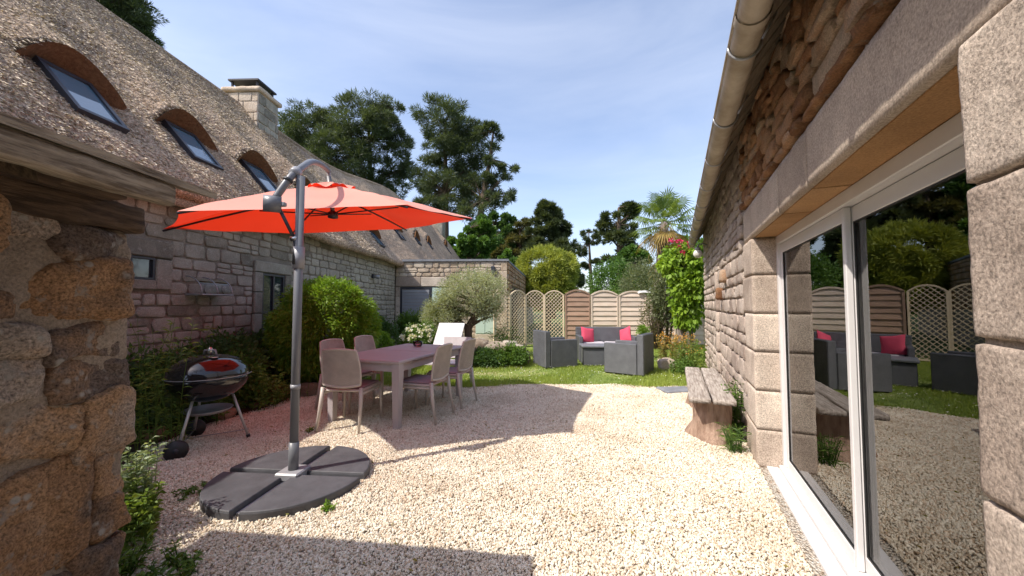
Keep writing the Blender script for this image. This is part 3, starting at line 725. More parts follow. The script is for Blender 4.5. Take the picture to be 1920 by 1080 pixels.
# loose reed ends standing out of the near thatch
n_ = 120000; RP, RD = [], []
for k_ in range(n_):
    a_ = 1.5 + 9.5 * rnd.random() ** 1.35; t_ = rnd.uniform(0.0, SLN); h_ = hump(a_, t_)
    q_ = roof_pt(a_, t_, h_ - .012); RP.append(q_)
    o_ = rnd.uniform(.15, .75); RD.append((rnd.gauss(0, .22), -UX + NB * o_, -UZ + NZ * o_))
rt_ = np.clip(rng.normal(.5, .42, n_), 0, 1)
o = link('reeds', leaf_mesh('reeds', np.array(RP), np.array(RD), .06, .0105, 'reed', 0, rt_), roof); o['kind'] = 'stuff'
# ridge capping of turned reed
ridge = MB().tube([(a_, RB + 0.03, RZ_ + lift(a_) - 0.02 + 0.02 * noise.noise(Vector((a_ * 2, 0, 0)))) for a_ in np.arange(-3, 31.8, 0.5)], 0.08, 8).build('ridge_roll', 'thatch', roof, True)
# skylights and the cut face of each hood
for (c, w_, tt, amp, tb) in DORM:
    fw = w_ * 0.55
    def rp_(a, t, d, off=lift(c)): return (a, EB + UX * t + NB * d, EZ + UZ * t + NZ * d + off * (0.4 + 0.6 * t / SLN) - 0.04 * math.sin(math.pi * t / SLN))
    t0, t1 = tb, tt + 0.02
    mb = MB()
    def plate(mb, a0, a1, ta, tb_, d0, d1):
        vv = [rp_(a, t, d) for d in (d0, d1) for t in (ta, tb_) for a in (a0, a1)]
        mb.add(vv, [(0, 2, 3, 1), (4, 5, 7, 6), (0, 1, 5, 4), (2, 6, 7, 3), (0, 4, 6, 2), (1, 3, 7, 5)])
    plate(mb, c - fw, c + fw, t0, t0 + 0.05, -0.14, 0.015); plate(mb, c - fw, c + fw, t1 - 0.05, t1, -0.14, 0.015)
    plate(mb, c - fw, c - fw + 0.05, t0 + 0.051, t1 - 0.051, -0.14, 0.013); plate(mb, c + fw - 0.05, c + fw, t0 + 0.051, t1 - 0.051, -0.14, 0.013)
    sk = mb.build('skylight', 'anthracite', house)
    mb = MB(); plate(mb, c - fw + 0.051, c + fw - 0.051, t0 + 0.052, t1 - 0.052, -0.04, -0.008); mb.build('pane', 'pane', sk)
    mb = MB(); vv = []
    for i in range(25):
        a_ = c + (i / 24 - 0.5) * 2 * w_ * 1.12; d = min(1, abs(a_ - c) / (w_ * 1.15))
        ar = tt + 0.36 * math.cos(d * math.pi / 2) - 0.16; hh = amp * math.cos(d * math.pi / 2) ** 0.8
        vv.append(rp_(a_, ar - 0.045, hh + 0.012)); vv.append(rp_(a_, ar - 0.06 - 0.0 * d, -0.13))
    mb.add(vv, [(2 * i, 2 * i + 1, 2 * i + 3, 2 * i + 2) for i in range(24)]); mb.build('hood', 'hood', sk, True)
MB().rough((0, 0, 0), (3.6, .06, 0.16), 0.012, 0.08, 0.006, 3, 5).build('eave_board', 'timber', house, True, (4.2, EB + 0.1, EZ - 0.16))
# chimney on the ridge
ch = MB().rough((9.2, 7.05, 6.05), (0.74, 0.86, 1.25), 0.02, 0.06, 0.012, 2, 5, amp2=0.006).build('chimney', 'mortar_pale', house, True)
fr1 = frame((8.83, 6.62, 5.42), (0, 1, 0), (0, 0, 1), (-1, 0, 0))
stone_face(ch, fr1, lay_courses(0.0, 0.86, 0, 1.2, (0.2, 0.3), (0.25, 0.45), [], 5), 'squared', 'rubble_pale', 0.02, 6, .012, .5)
fr1 = frame((8.83, 6.62, 5.42), (1, 0, 0), (0, 0, 1), (0, -1, 0))
stone_face(ch, fr1, lay_courses(0.0, 0.74, 0, 1.2, (0.2, 0.3), (0.25, 0.45), [], 8), 'squared', 'rubble_grey', 0.02, 7, .012, .5)
MB().rough((9.2, 7.05, 6.70), (0.88, 1.0, 0.12), 0.03, 0.05, 0.012, 4, 6).build('cornice', 'rubble_pale', ch, True)
mb = MB().box(8.85, 9.55, 6.66, 7.44, 6.96, 7.0)
for (x, y) in ((8.92, 6.73), (9.48, 6.73), (8.92, 7.37), (9.48, 7.37)): mb.box(x - .02, x + .02, y - .02, y + .02, 6.74, 6.96)
mb.build('cowl', 'chimney_cap', ch)
MB().rough((30.2, 7.1, 7.6), (0.9, 0.9, 1.5), 0.02, 0.15, 0.015, 3, 4).build('chimney', 'rubble_grey', house, True)

# ================================================================== flat-roofed stone extension
ext = thing('stone_extension', 'flat-roofed stone annex with grey roller shutter behind the olive tree', 'annex', (0, 0, 0), LEFT_RZ)
XA = 12.45
cor = Vector((XA, 0.6, 0)); sdv = Vector((math.cos(R(-4.6)), math.sin(R(-4.6)), 0)); send = cor + sdv * 15
mb = MB().box(XA, XA + 0.4, 0.62, 4.38, 0, 2.8)
pl = [cor, send, send + Vector((0, .4, 0)), cor + Vector((0, .4, 0))]
mb.add([(q.x + .01, q.y + .02, z) for z in (0, 2.79) for q in pl], [(0, 1, 5, 4), (1, 2, 6, 5), (2, 3, 7, 6), (3, 0, 4, 7), (4, 5, 6, 7)])
ew = mb.build('wall', 'mortar_pale', ext)
fr = frame((XA, 4.38, 0), (0, -1, 0), (0, 0, 1), (-1, 0, 0))
ex = [(0.0, 1.75, -1, 2.28), (1.75, 2.2, 1.95, 2.28)]
rects = lay_courses(0, 3.78, 0.0, 2.78, (0.09, 0.2), (0.16, 0.4), ex, 31)
stone_face(ew, fr, rects, 'rubble', 'rubble_pale', 0.03, 32, 0.012, 2, 300, root_m=LM)
nrm = Vector((-sdv.y, sdv.x, 0)) * -1
fr = frame((cor.x, cor.y, 0), tuple(sdv), (0, 0, 1), tuple(nrm))
stone_face(ew, fr, lay_courses(0, 15, 1.2, 2.78, (0.12, 0.22), (0.2, 0.45), [(1.0, 3.4, 0, 2.05)], 33), 'rubble', 'rubble_warm', 0.035, 34, 0.012, 2, 120, root_m=LM)
mb = MB().box(XA - 0.07, XA + 0.45, 0.55, 4.38, 2.8, 2.87)
mb.add([(q.x + (0 if i in (0, 3) else .1) + (.451 if i in (0, 3) else 0), q.y - (.06 if i < 2 else 0), z) for z in (2.8, 2.868) for i, q in enumerate(pl)], [(0, 1, 5, 4), (1, 2, 6, 5), (2, 3, 7, 6), (3, 0, 4, 7), (4, 5, 6, 7), (0, 3, 2, 1)])
mb.build('coping', 'slate', ext)
for (b0, b1) in ((2.63, 3.5), (3.51, 4.37)): MB().box(XA - 0.045, XA, b0, b1, 1.96, 2.27, .01).build('lintel_block', 'granite', ext)
for i in range(6): MB().box(XA - 0.04, XA, 4.22, 4.37, i * .325, i * .325 + .315, .01).build('jamb_stone', 'granite', ext)
for i in range(9): MB().box(XA - 0.042, XA + .06, 0.605, 0.8 + (0.12 if i % 2 else 0), i * .31, i * .31 + .3, .012).build('corner_stone', 'rubble_pale', ext)
sh = MB().box(XA - 0.03, XA - 0.005, 4.15, 4.21, 0, 1.94).box(XA - .03, XA - .005, 3.14, 3.22, 0, 1.94).box(XA - .03, XA - .005, 3.22, 4.15, 1.87, 1.94).build('shutter', 'anthracite', ext)
for i in range(17): MB().box(XA - 0.022, XA - 0.008, 3.225, 4.145, 0.02 + i * .108, 0.02 + i * .108 + .1, .006).build('slat', 'shutter', sh)
mb = MB().box(XA - .018, XA - .006, 2.66, 3.135, 0.05, 1.93); mb.build('window_panel', 'mint', sh)
MB().box(XA - 0.16, XA - 0.03, 1.0, 1.14, 2.35, 2.62, .02).build('floodlight', 'anthracite', ext)
# dark doorway in the side wall
q = cor + sdv * 2.2
MB().box(-1.1, 1.1, -0.012, 0, 0, 2.0, 0, Matrix.Translation((q.x, q.y, 0)) @ Matrix.Rotation(R(-4.6), 4, 'Z')).build('doorway', 'timber_dark', ext)

# ================================================================== cottage on the right
cot = thing('stone_cottage', 'granite cottage with wide sliding glass door filling the right side', 'house', (0, 0, 0), RIGHT_RZ)
PF, PW = 0.60, 0.80
S0, S1, ZS, ZL = 1.115, 3.71, 1.92, 2.22
SE = 9.6
def rb(mb, s0, s1, p0, p1, z0, z1, bev=0): return mb.box(s0, s1, -p1, -p0, z0, z1, bev)
mb = MB()
rb(mb, S1 + 0.02, SE, PF + 0.03, 1.1, 0, 3.02); rb(mb, -3, S0 - .02, PF + 0.03, 1.1, 0, 3.02); rb(mb, S0 - .019, S1 + .019, PF + .031, 1.099, ZL + .005, 3.02)
cw = mb.build('wall', 'mortar_pale', cot)
fr = frame((0, -(PF + 0.03), 0), (-1, 0, 0), (0, 0, 1), (0, 1, 0))
def flip(rs): return [(-b_, -a_, c_, d_) for (a_, b_, c_, d_) in rs]
far = lay_courses(4.15, SE, 0.0, 2.98, (0.10, 0.2), (0.14, 0.34), [(4.1, 4.25, 1.9, 2.25)], 41)
stone_face(cw, fr, flip(far), 'rubble', 'rubble_pink', 0.034, 42, 0.010, 4, 260, root_m=RM)
near = lay_courses(-0.6, 4.12, ZL + .01, 3.0, (0.06, 0.13), (0.12, 0.36), [], 43)
stone_face(cw, fr, flip(near), 'rubble', 'rubble_warm', 0.05, 44, 0.010, 5, 300, root_m=RM)
# quoins: two stacks either side of the door
zs = [0.0, 0.315, 0.635, 0.955, 1.275, 1.60, 1.915]
for i in range(6):
    lg = 0.42 if i % 2 else 0.5
    MB().rough((0, 0, 0), (lg, 0.36, zs[i + 1] - zs[i] - .008), 0.009, 0.025, 0.003, i + 1, 9, amp2=0.002).build('quoin', 'granite', cot, True, (S1 + lg / 2, -(PF + 0.18 - .005), (zs[i] + zs[i + 1]) / 2))
    ng_ = 0.62
    MB().rough((0, 0, 0), (ng_, 0.36, zs[i + 1] - zs[i] - .010), 0.009, 0.013, 0.004, i + 11, 7, amp2=0.0025).build('quoin', 'granite', cot, True, (S0 - ng_ / 2, -(PF + 0.18 - .03), (zs[i] + zs[i + 1]) / 2))
mb = MB(); rb(mb, S1 + .012, S1 + .41, PF + .008, PF + .3, 0, ZS - .012); rb(mb, S0 - .6, S0 - .012, PF - .016, PF + .3, 0, ZS - .012); mb.build('joint_mortar', 'mortar_pale', cot)
for (s0, s1) in ((-0.6, 2.24), (2.244, 2.8), (2.804, 4.12)):
    MB().rough((0, 0, 0), (s1 - s0, 0.42, ZL - ZS - .006), 0.008, 0.035, 0.003, s1, 12, amp2=0.002).build('lintel_block', 'lintel', cot, True, ((s0 + s1) / 2, -(PF + .21), (ZS + ZL) / 2))
for (s0, s1) in ((S0, 2.238), (2.246, 2.798), (2.806, S1)):
    rb(MB(), s0 + .004, s1 - .004, PF + .025, PW + .03, ZS - .004, ZS + .002).build('soffit_face', 'soffit_stain', cot)
# sliding glass door
dr = MB()
rb(dr, S0, S1, PW - .03, PW + .07, ZS - 0.075, ZS - .006, .004)                       # head
rb(dr, S0, S0 + .055, PW - .03, PW + .07, 0.051, ZS - .076, .004); rb(dr, S1 - .055, S1, PW - .03, PW + .07, .051, ZS - .076, .004)
rb(dr, S0, S1, PW - .055, PW + .07, 0.0, 0.05, .006)
door = dr.build('glass_door', 'pvc', cot)
rb(MB(), S0, S1, PW - .14, PW - .056, -0.01, 0.028, .006).build('door_sill', 'pvc', door)
SM = 2.40
for (s0, s1, p0, p1, sa_, sb_) in ((S0 + .056, SM + .012, PW + .021, PW + .05, .05, .014), (SM - .006, S1 - .056, PW - .012, PW + .018, .034, .05)):
    st = sa_; st2 = sb_
    mb = MB(); rb(mb, s0, s0 + st, p0, p1, .052, ZS - .077, .004); rb(mb, s1 - st2, s1, p0, p1, .052, ZS - .077, .004)
    rb(mb, s0 + st, s1 - st2, p0, p1, .052, .052 + .075, .004); rb(mb, s0 + st, s1 - st2, p0, p1, ZS - .077 - .075, ZS - .077, .004)
    sa = mb.build('sash', 'pvc', door)
    pm_ = (p0 + p1) / 2
    rb(MB(), s0 + st - .003, s1 - st2 + .003, pm_ - .004, pm_ + .004, .124, ZS - .149).build('pane', 'glass', door)
    mb = MB()
    rb(mb, s0 + st, s1 - st2, p0 + .004, p0 + .010, .127, .133); rb(mb, s0 + st, s1 - st2, p0 + .004, p0 + .010, ZS - .158, ZS - .152)
    rb(mb, s0 + st, s0 + st + .004, p0 + .004, p0 + .010, .134, ZS - .159); rb(mb, s1 - st2 - .004, s1 - st2, p0 + .004, p0 + .010, .134, ZS - .159)
    mb.build('gasket', 'gasket', door)
# room behind; gap added in the back wall to brighten it
mb = MB(); rb(mb, -2.5, 3.2, 4.5, 4.6, 0, 2.6); rb(mb, 3.2, 7, 4.5, 4.6, 2.3, 2.6); rb(mb, -2.6, -2.5, 1.1, 4.5, 0, 2.6); rb(mb, 7, 7.1, 1.1, 4.5, 0, 2.6); rb(mb, -2.6, 7.1, 1.101, 4.6, 2.6, 2.7)
mb.build('room', 'room_wall', cot)
rb(MB(), -2.5, 7, 0.9, 4.5, -0.05, 0.02).build('room_floor', 'room_floor', cot)
rb(MB(), S0 + .06, SM - .02, .876, .886, 1.52, 1.90).build('roller_blind', 'blind', cot)
# roof, eave boards and gutter
mb = MB(); mb.add([(-3.0, -0.35, 2.71), (SE - .1, -0.35, 2.71), (SE - .1, -3.2, 6.45), (-3.0, -3.2, 6.45)], [(0, 1, 2, 3)])
mb.add([(-3.0, -6.05, 2.71), (SE - .1, -6.05, 2.71), (SE - .1, -3.2, 6.45), (-3.0, -3.2, 6.45)], [(0, 3, 2, 1)])
mb.add([(SE - .001, -.63, 0), (SE - .001, -5.8, 0), (SE - .001, -5.8, 2.95), (SE - .001, -3.2, 6.4), (SE - .001, -.63, 3.02)], [(0, 1, 2, 3, 4)])
rf = mb.build('roof', 'slate', cot)
s_ = -0.6
while s_ < SE - .3:
    wd_ = rnd.uniform(0.10, 0.16)
    MB().box(-wd_ / 2, wd_ / 2, -.20, .20, -.01, .01, .003, Matrix.Rotation(R(-52.6), 4, 'X')).build('eave_board', 'eave', rf, False, (s_ + wd_ / 2, -0.505, 2.84 + rnd.uniform(-.006, .006)))
    s_ += wd_ + 0.02
SG0, SG1 = -0.9, SE - .75
def gut(u, v):
    a = math.pi * (1 + v); s = SG0 + (SG1 - SG0) * u
    r_ = 0.066 if v <= 1 else 0.06
    return (s, -0.335 + r_ * math.cos(a) * -1, 2.64 + r_ * math.sin(a) * 1.05 + 0.006 * math.sin(s * 1.1))
mb = MB().grid(lambda u, v: gut(u, v), 40, 12); mb.grid(lambda u, v: tuple(Vector(gut(u, v)) * 1 + Vector((0, 0, 0.006))), 40, 12)
mb.tube([(SG0 + (SG1 - SG0) * i / 20, -0.335 + 0.066, 2.643 + .006 * math.sin((SG0 + (SG1 - SG0) * i / 20) * 1.1)) for i in range(21)], 0.009, 8)
gt = mb.build('gutter', 'gutter', cot, True)
s_ = 0.55
while s_ < SG1:
    mb = MB().tube([(s_, -0.335 + 0.072 * math.cos(a), 2.64 + 0.076 * math.sin(a)) for a in np.linspace(math.pi, 2 * math.pi, 14)], 0.007, 6)
    mb.tube([(s_, -.407, 2.64), (s_, -.47, 2.76)], 0.006, 6)
    mb.build('bracket', 'galv', gt, True); s_ += 0.78
for s_ in (1.9, 3.9, 5.9, 7.9):
    MB().tube([(s_ - .03, -.335, 2.64), (s_ + .03, -.335, 2.64)], 0.071, 20, False).build('joint', 'gutter', gt, True)
# a narrow pinkish pilaster and sockets on the far wall
for i in range(6): MB().rough((0, 0, 0), (0.2, 0.12, .3), 0.015, .06, .006, i, 8).build('jamb_stone', 'rubble_pink', cot, True, (6.6, -.62, .16 + i * .31))
for (s_, z_) in ((5.5, 1.72), (6.05, 1.5)): MB().rough((0, 0, 0), (0.16, 0.16, .16), 0.04, .03, .02, s_, 9).build('corbel_stone', 'rubble_warm', cot, True, (s_, -.6, z_))

# ================================================================== rough stone shelter at the left edge
shl = thing('stone_shelter', 'low rough-stone shelter post with heavy timber beam at left edge', 'shelter', (-1.45, 1.2, 0))
core = MB().rough((-0.246, -0.07, 0.82), (0.46, 0.62, 1.64), 0.03, 0.02, 0.022, 9, 7, amp2=0.012).build('pillar', 'mortar_brown', shl, True)
ST = [((1.05, 1.63), (1.18, 1.56)), ((1.18, 1.61), (1.41, 1.51)), ((1.08, 1.485), (1.42, 1.30)), ((.95, 1.47), (1.085, 1.29)), ((1.17, 1.29), (1.41, 1.15)),
      ((1.19, 1.145), (1.42, 1.03)), ((1.03, 1.20), (1.175, 1.04)), ((1.06, 1.285), (1.16, 1.21)), ((1.09, 1.03), (1.285, 0.86)), ((1.29, 1.02), (1.46, 0.83)),
      ((1.0, 1.03), (1.085, 0.90)), ((1.33, 0.82), (1.43, 0.66)), ((1.02, 0.85), (1.325, 0.50)), ((1.335, 0.65), (1.44, 0.52)), ((1.0, .49), (1.25, .2)), ((1.26, 0.51), (1.45, 0.2)),
      ((.85, 1.63), (1.04, 1.49)), ((.82, 1.27), (1.02, .9)), ((.85, .88), (1.01, .5)), ((.9, .19), (1.45, 0.0))]
for i, ((y0, z1), (y1, z0)) in enumerate(ST):
    dp = 0.20 + 0.05 * rnd.random(); proud = rnd.uniform(0.006, 0.034) + (0.02 if i == 9 else 0)
    MB().rough((0, 0, 0), (dp, y1 - y0 + 0.014, z1 - z0 + .012), 0.03, 0.008, 0.010, i + 30, 12, amp2=0.006, warp=0.034, mat=Matrix.Rotation(R(rnd.uniform(-7, 7)), 4, 'X') @ Matrix.Rotation(R(rnd.uniform(-9, 9)), 4, 'Z')).build('stone', 'rubble_brown', core, True, (-dp / 2 + proud - .012, (y0 + y1) / 2 - 1.2, (z0 + z1) / 2))
for i in range(7):
    MB().rough((0, 0, 0), (0.22, .16, 0.2), 0.045, .03, .02, i + 60, 8).build('stone', 'rubble_brown', core, True, (-.34 + .03 * (i % 2), .19, .1 + i * .22))
MB().rough((-0.07, -0.42, 1.675), (0.17, 1.35, 0.105), 0.012, 0.02, 0.016, 3, 5, amp2=.006).build('beam', 'timber_dark', shl, True)
# fascia board, rafters and a low reed roof over them
MB().rough((0.30, -0.77, 1.712), (0.045, 1.62, 0.07), 0.006, 0.02, 0.007, 5, 6, amp2=.004).build('fascia_board', 'timber', shl, True)
MB().rough((0.05, -0.70, 1.74), (0.10, 1.60, 0.05), 0.01, 0.03, 0.005, 6, 4, amp2=.002).build('eave_plate', 'timber_dark', shl, True)
mb = MB(); mb.add([(.33, -1.6, 1.772), (.33, .20, 1.772), (-2.0, .20, 2.42), (-2.0, -1.6, 2.42), (.33, -1.6, 1.748), (.33, .20, 1.748), (-2.0, .20, 2.37), (-2.0, -1.6, 2.37)], [(0, 1, 2, 3), (4, 7, 6, 5), (0, 4, 5, 1), (1, 5, 6, 2), (2, 6, 7, 3), (3, 7, 4, 0)])
mb.build('roof', 'timber', shl)
MB().box(-2.0, -.5, .0, .22, 0, 1.9).build('back_wall', 'mortar_brown', shl)
for y in (-1.2, -.7, -.2):
    MB().tube([(.2, y, 1.71), (-1.95, y, 2.31)], .04, 6).build('rafter', 'timber_dark', shl)

# ================================================================== cantilever parasol
par = thing('cantilever_parasol', 'tilted red hexagonal cantilever parasol on grey pole over dining table', 'parasol', (-1.67, 2.91, 0))
O = Vector((-1.67, 2.91, 0))
def rel(*p): return Vector(p) - O
HC = Vector((-2.063, 4.286, 2.292)); HR, HROT, HTX, HTY = 1.622, 0.278, 0.061, 0.144
nrm_c = Vector((-HTX, -HTY, 1)).normalized()
apex = HC + nrm_c * 0.43
corners = []
for a in (-120, -60, 0, 60, 120, 180):
    a = R(a) + HROT; x, y = HR * math.cos(a), HR * math.sin(a); corners.append(HC + Vector((x, y, HTX * x + HTY * y)))
mb = MB(); NG = 16
for i in range(6):
    c0, c1 = corners[i], corners[(i + 1) % 6]
    def gore(u, v, c0=c0, c1=c1):
        q = c0.lerp(c1, u); p = apex.lerp(q, v)
        edge_sag = 4 * u * (1 - u)
        p = p - nrm_c * (0.045 * math.sin(math.pi * v) * edge_sag) + nrm_c * 0.03 * math.sin(math.pi * v)
        p = p + (HC - q).normalized() * 0.05 * edge_sag * v ** 3
        p = p + nrm_c * (0.011 * noise.noise(p * 2.6) + 0.004 * math.sin(v * 22 + 3 * noise.noise(p * 2)) * (abs(u - .5) * 2) ** 3)
        return p - O
    mb.grid(gore, NG, NG)
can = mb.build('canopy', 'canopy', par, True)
mb = MB()                                                     # vent flaps on top
for i in range(6):
    c0, c1 = corners[i], corners[(i + 1) % 6]; ap2 = apex + nrm_c * 0.04
    def vent(u, v, c0=c0, c1=c1):
        q = apex.lerp(c0.lerp(c1, u), 0.17 * (1 + .06 * math.sin(u * math.pi)))
        p = ap2.lerp(q + nrm_c * (0.035 + 0.02 * math.sin(u * 3 * math.pi)), v); return p - O
    mb.grid(vent, 10, 5)
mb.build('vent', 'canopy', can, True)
for c in corners:
    hb = apex - nrm_c * 0.10
    pts_ = [hb.lerp(c - nrm_c * 0.02, f_) + nrm_c * 0.02 * math.sin(math.pi * f_) - O for f_ in (0, .25, .5, .75, 1)]
    MB().tube(pts_, 0.011, 6).build('rib', 'anthracite', can, True)
    MB().tube([apex - nrm_c * 0.33 - O, hb.lerp(c, 0.45) - nrm_c * 0.02 - O], 0.008, 6).build('strut', 'anthracite', can, True)
MB().tube([apex + nrm_c * .10 - O, apex - nrm_c * 0.36 - O], 0.024, 12).build('hub_post', 'pole', can, True)
MB().lathe([(0.02, -.05), (.055, -.04), (.055, .02), (.02, .04)], 16, tuple(apex - nrm_c * .33 - O)).build('hub', 'anthracite', can, True)
MB().tube([(0, 0, 0.08), (0, 0, 2.36)], 0.031, 20).build('pole', 'pole', par, True)
cl = MB().tube([(0, 0, 1.63), (0, 0, 1.80)], 0.041, 20).build('collar', 'pole_light', par, True)
MB().tube([(0, 0, 0.70), (0, 0, 0.735)], 0.035, 20).build('pole_ring', 'pole_light', par, True)
MB().tube([(0, 0, 0.08), (0, 0, 0.30)], 0.036, 20).build('pole_sleeve', 'pole', par, True)
A0, A1, A2, A3 = rel(-1.80, 2.80, 2.15), rel(-1.69, 2.91, 2.39), rel(-1.86, 3.38, 2.685), rel(-1.955, 3.93, 2.80)
def bez(f_):
    p = [A0, rel(-1.72, 2.86, 2.34), rel(-1.72, 3.02, 2.48), rel(-1.80, 3.28, 2.62), rel(-1.915, 3.62, 2.745), rel(-2.02, 3.95, 2.83), apex + nrm_c * .16 - O]
    x = f_ * (len(p) - 1); i = min(int(x), len(p) - 2); t_ = x - i
    a_, b_, c_, d_ = p[max(i - 1, 0)], p[i], p[i + 1], p[min(i + 2, len(p) - 1)]
    return 0.5 * ((2 * b_) + (c_ - a_) * t_ + (2 * a_ - 5 * b_ + 4 * c_ - d_) * t_ ** 2 + (3 * b_ - a_ - 3 * c_ + d_) * t_ ** 3)
arm = MB().tube([bez(i / 30) for i in range(31)], 0.0265, 14).build('arm', 'pole', par, True)
MB().tube([bez(0.20), bez(0.25)], 0.040, 16).build('arm_clamp', 'pole_light', arm, True)
MB().tube([bez(0.13), bez(0.145)], 0.036, 16).build('arm_ring', 'blackplastic', arm, True)
MB().tube([apex + nrm_c * .17 - O, apex + nrm_c * .03 - O], 0.02, 12).build('hanger', 'pole_light', arm, True)
hd = rel(-1.81, 2.79, 2.11)
hs = MB().tube([hd + Vector((-.05, -.03, 0)), hd + Vector((.05, .03, 0))], 0.062, 24).build('crank_housing', 'pole', par, True)
MB().box(.03, .10, -.02, .02, -.02, .012, .005, Matrix.Translation(hd)).build('crank_grip', 'pole_light', hs)
MB().tube([hd + Vector((.04, .02, -.03)), (-.03, -.01, 1.86)], 0.0125, 10).build('strut', 'anthracite', par, True)
mb = MB().tube([(-.03, -.01, 1.87), (-.012, -.045, 1.66)], 0.011, 8); mb.build('lower_strut', 'blackplastic', par, True)
MB().tube([(-.055, -.02, 1.86), (0.0, -.01, 1.87)], 0.02, 12).build('strut_pivot', 'steel', par, True)
# four quarter-round weights and a cross foot
mb = MB().box(-.5, .5, -.028, .028, .012, .035).box(-.027, .027, -.5, .5, .013, .036).box(-.09, .09, -.09, .09, .036, .095, .01).build('cross_foot', 'pole_light', par)
mb.rotation_euler = (0, 0, R(-5))
for k_ in range(4):
    a0 = R(90 * k_ - 5); prof = []
    ins, Rr, zt = 0.032, 0.55, 0.072
    out2 = [(ins, ins)]
    for i in range(25):
        aa = math.asin(ins / Rr) + (math.pi / 2 - 2 * math.asin(ins / Rr)) * i / 24; out2.append((Rr * math.cos(aa), Rr * math.sin(aa)))
    ctr = Vector((0.24, 0.24))
    def ringp(sc, z): return [((ctr.x + (x - ctr.x) * sc), (ctr.y + (y - ctr.y) * sc), z) for (x, y) in out2]
    rings = [ringp(1.0, 0.005), ringp(1.0, zt - .016), ringp(0.985, zt - .004), ringp(0.965, zt)]
    vs2 = [q for r_ in rings for q in r_]; n_ = len(out2); fs2 = []
    for j in range(3):
        for i in range(n_): fs2.append((j * n_ + i, j * n_ + (i + 1) % n_, (j + 1) * n_ + (i + 1) % n_, (j + 1) * n_ + i))
    fs2.append(tuple(3 * n_ + i for i in range(n_)))
    rm_ = Matrix.Rotation(a0, 4, 'Z')
    MB().add([rm_ @ Vector(q) for q in vs2], fs2).build('base_weight', 'slab', par)

# ================================================================== dining set
TA = R(-18)                                                   # table long axis turned to the right
tdir = Vector((math.sin(R(18)), math.cos(R(18)), 0)); tside = Vector((tdir.y, -tdir.x, 0))
TC = Vector((-1.42, 4.93, 0))
tb = thing('dining_table', 'mauve-grey outdoor dining table shaded by the red parasol', 'table', TC, TA)
TL, TW = 1.62, 0.98
for (y0, y1) in ((-TL / 2, -.003), (.003, TL / 2)):
    MB().box(-TW / 2, TW / 2, y0, y1, .71, .745, .008).build('tabletop', 'table', tb)
mb = MB().box(-TW / 2 + .05, TW / 2 - .05, -TL / 2 + .04, -TL / 2 + .065, .62, .708).box(-TW / 2 + .05, TW / 2 - .05, TL / 2 - .065, TL / 2 - .04, .62, .708)
mb.box(-TW / 2 + .04, -TW / 2 + .065, -TL / 2 + .066, TL / 2 - .066, .62, .708).box(TW / 2 - .065, TW / 2 - .04, -TL / 2 + .066, TL / 2 - .066, .62, .708)
mb.build('apron', 'table', tb)
for sx in (-1, 1):
    for sy in (-1, 1):
        x, y = sx * (TW / 2 - .055), sy * (TL / 2 - .06)
        mb = MB(); vv = [(x + a * r_, y + b_ * r_, z) for (r_, z) in ((.032, 0.0), (.046, .709)) for (a, b_) in ((-1, -1), (1, -1), (1, 1), (-1, 1))]
        mb.add(vv, [(0, 3, 2, 1), (4, 5, 6, 7), (0, 1, 5, 4), (1, 2, 6, 5), (2, 3, 7, 6), (3, 0, 4, 7)]).build('leg', 'table', tb)
bw = thing('glass_bowl', 'small pink-tinted glass bowl on the dining table', 'bowl', TC + Vector((.07, .45, .745)))
m2 = glass_mat('pink_glass', 1.5, (0.92, 0.7, 0.74))
MB().lathe([(0.035, 0.0), (.055, .012), (.07, .045), (.062, .085), (.057, .085), (.064, .045), (.05, .018), (.001, .012)], 24).build('bowl', m2, bw, True)

def make_chair(label, loc, rz):
    t_ = thing('garden_chair', label, 'chair', loc, rz, 'taupe dining chairs')
    W2, D2 = 0.225, 0.22
    mb = MB().box(-W2, W2, -D2, D2 + .02, .425, .45, .012); mb.build('seat', 'plastic', t_)
    MB().box(-W2 + .02, W2 - .02, -D2 + .03, D2, .4505, .472, .01).build('seat_pad', 'seatpad', t_)
    def back(u, v, off=0.0):
        x = (u - .5) * 2
        wdt = 0.205 + 0.015 * math.sin(math.pi * v) - (0.02 * v)
        z = .47 + .395 * v + 0.018 * (1 - x * x) * (v ** 4)
        if v < .12: z += 0.03 * x * x * (1 - v / .12)
        y = -D2 - .005 - 0.035 * v - 0.045 * v * v + 0.028 * (x * x) * (0.4 + .6 * v) + off
        return (x * wdt, y, z)
    mb = MB().grid(lambda u, v: back(u, v, 0.0), 14, 16); mb.grid(lambda u, v: back(1 - u, v, -0.016), 14, 16)
    mb.build('backrest', 'plastic_weave', t_, True)
    ed = [back(0, v, -.008) for v in np.linspace(0, 1, 9)] + [back(u, 1, -.008) for u in np.linspace(.1, .9, 8)] + [back(1, v, -.008) for v in np.linspace(1, 0, 9)]
    MB().tube(ed, 0.0125, 8).build('back_frame', 'plastic', t_, True)
    MB().tube([back(u, 0.02, -.008) for u in np.linspace(0, 1, 9)], 0.016, 8).build('lower_rail', 'plastic', t_, True)
    for sx in (-1, 1):
        MB().tube([(sx * (W2 + .005), D2 + .015, 0), (sx * (W2 - .006), D2 - .005, .43)], [.013, .023], 8).build('leg', 'plastic', t_, True)
        MB().tube([(sx * (W2 + .01), -D2 - .075, 0), (sx * (W2 - .003), -D2 - .02, .30), (sx * (W2 - .012), -D2 + .0, .47)], [.012, .021, .022], 8).build('leg', 'plastic', t_, True)
    for sx in (-1, 1): MB().tube([(sx * (W2 - .012), -D2, .405), (sx * (W2 - .012), D2, .405)], .016, 6).build('side_rail', 'plastic', t_, True)
    return t_
def face(dx_, dy_): return math.atan2(-dx_, dy_)
c1 = make_chair('taupe chair at the near end of the table, its back to the viewer', (-1.78, 4.22, 0), R(-6))
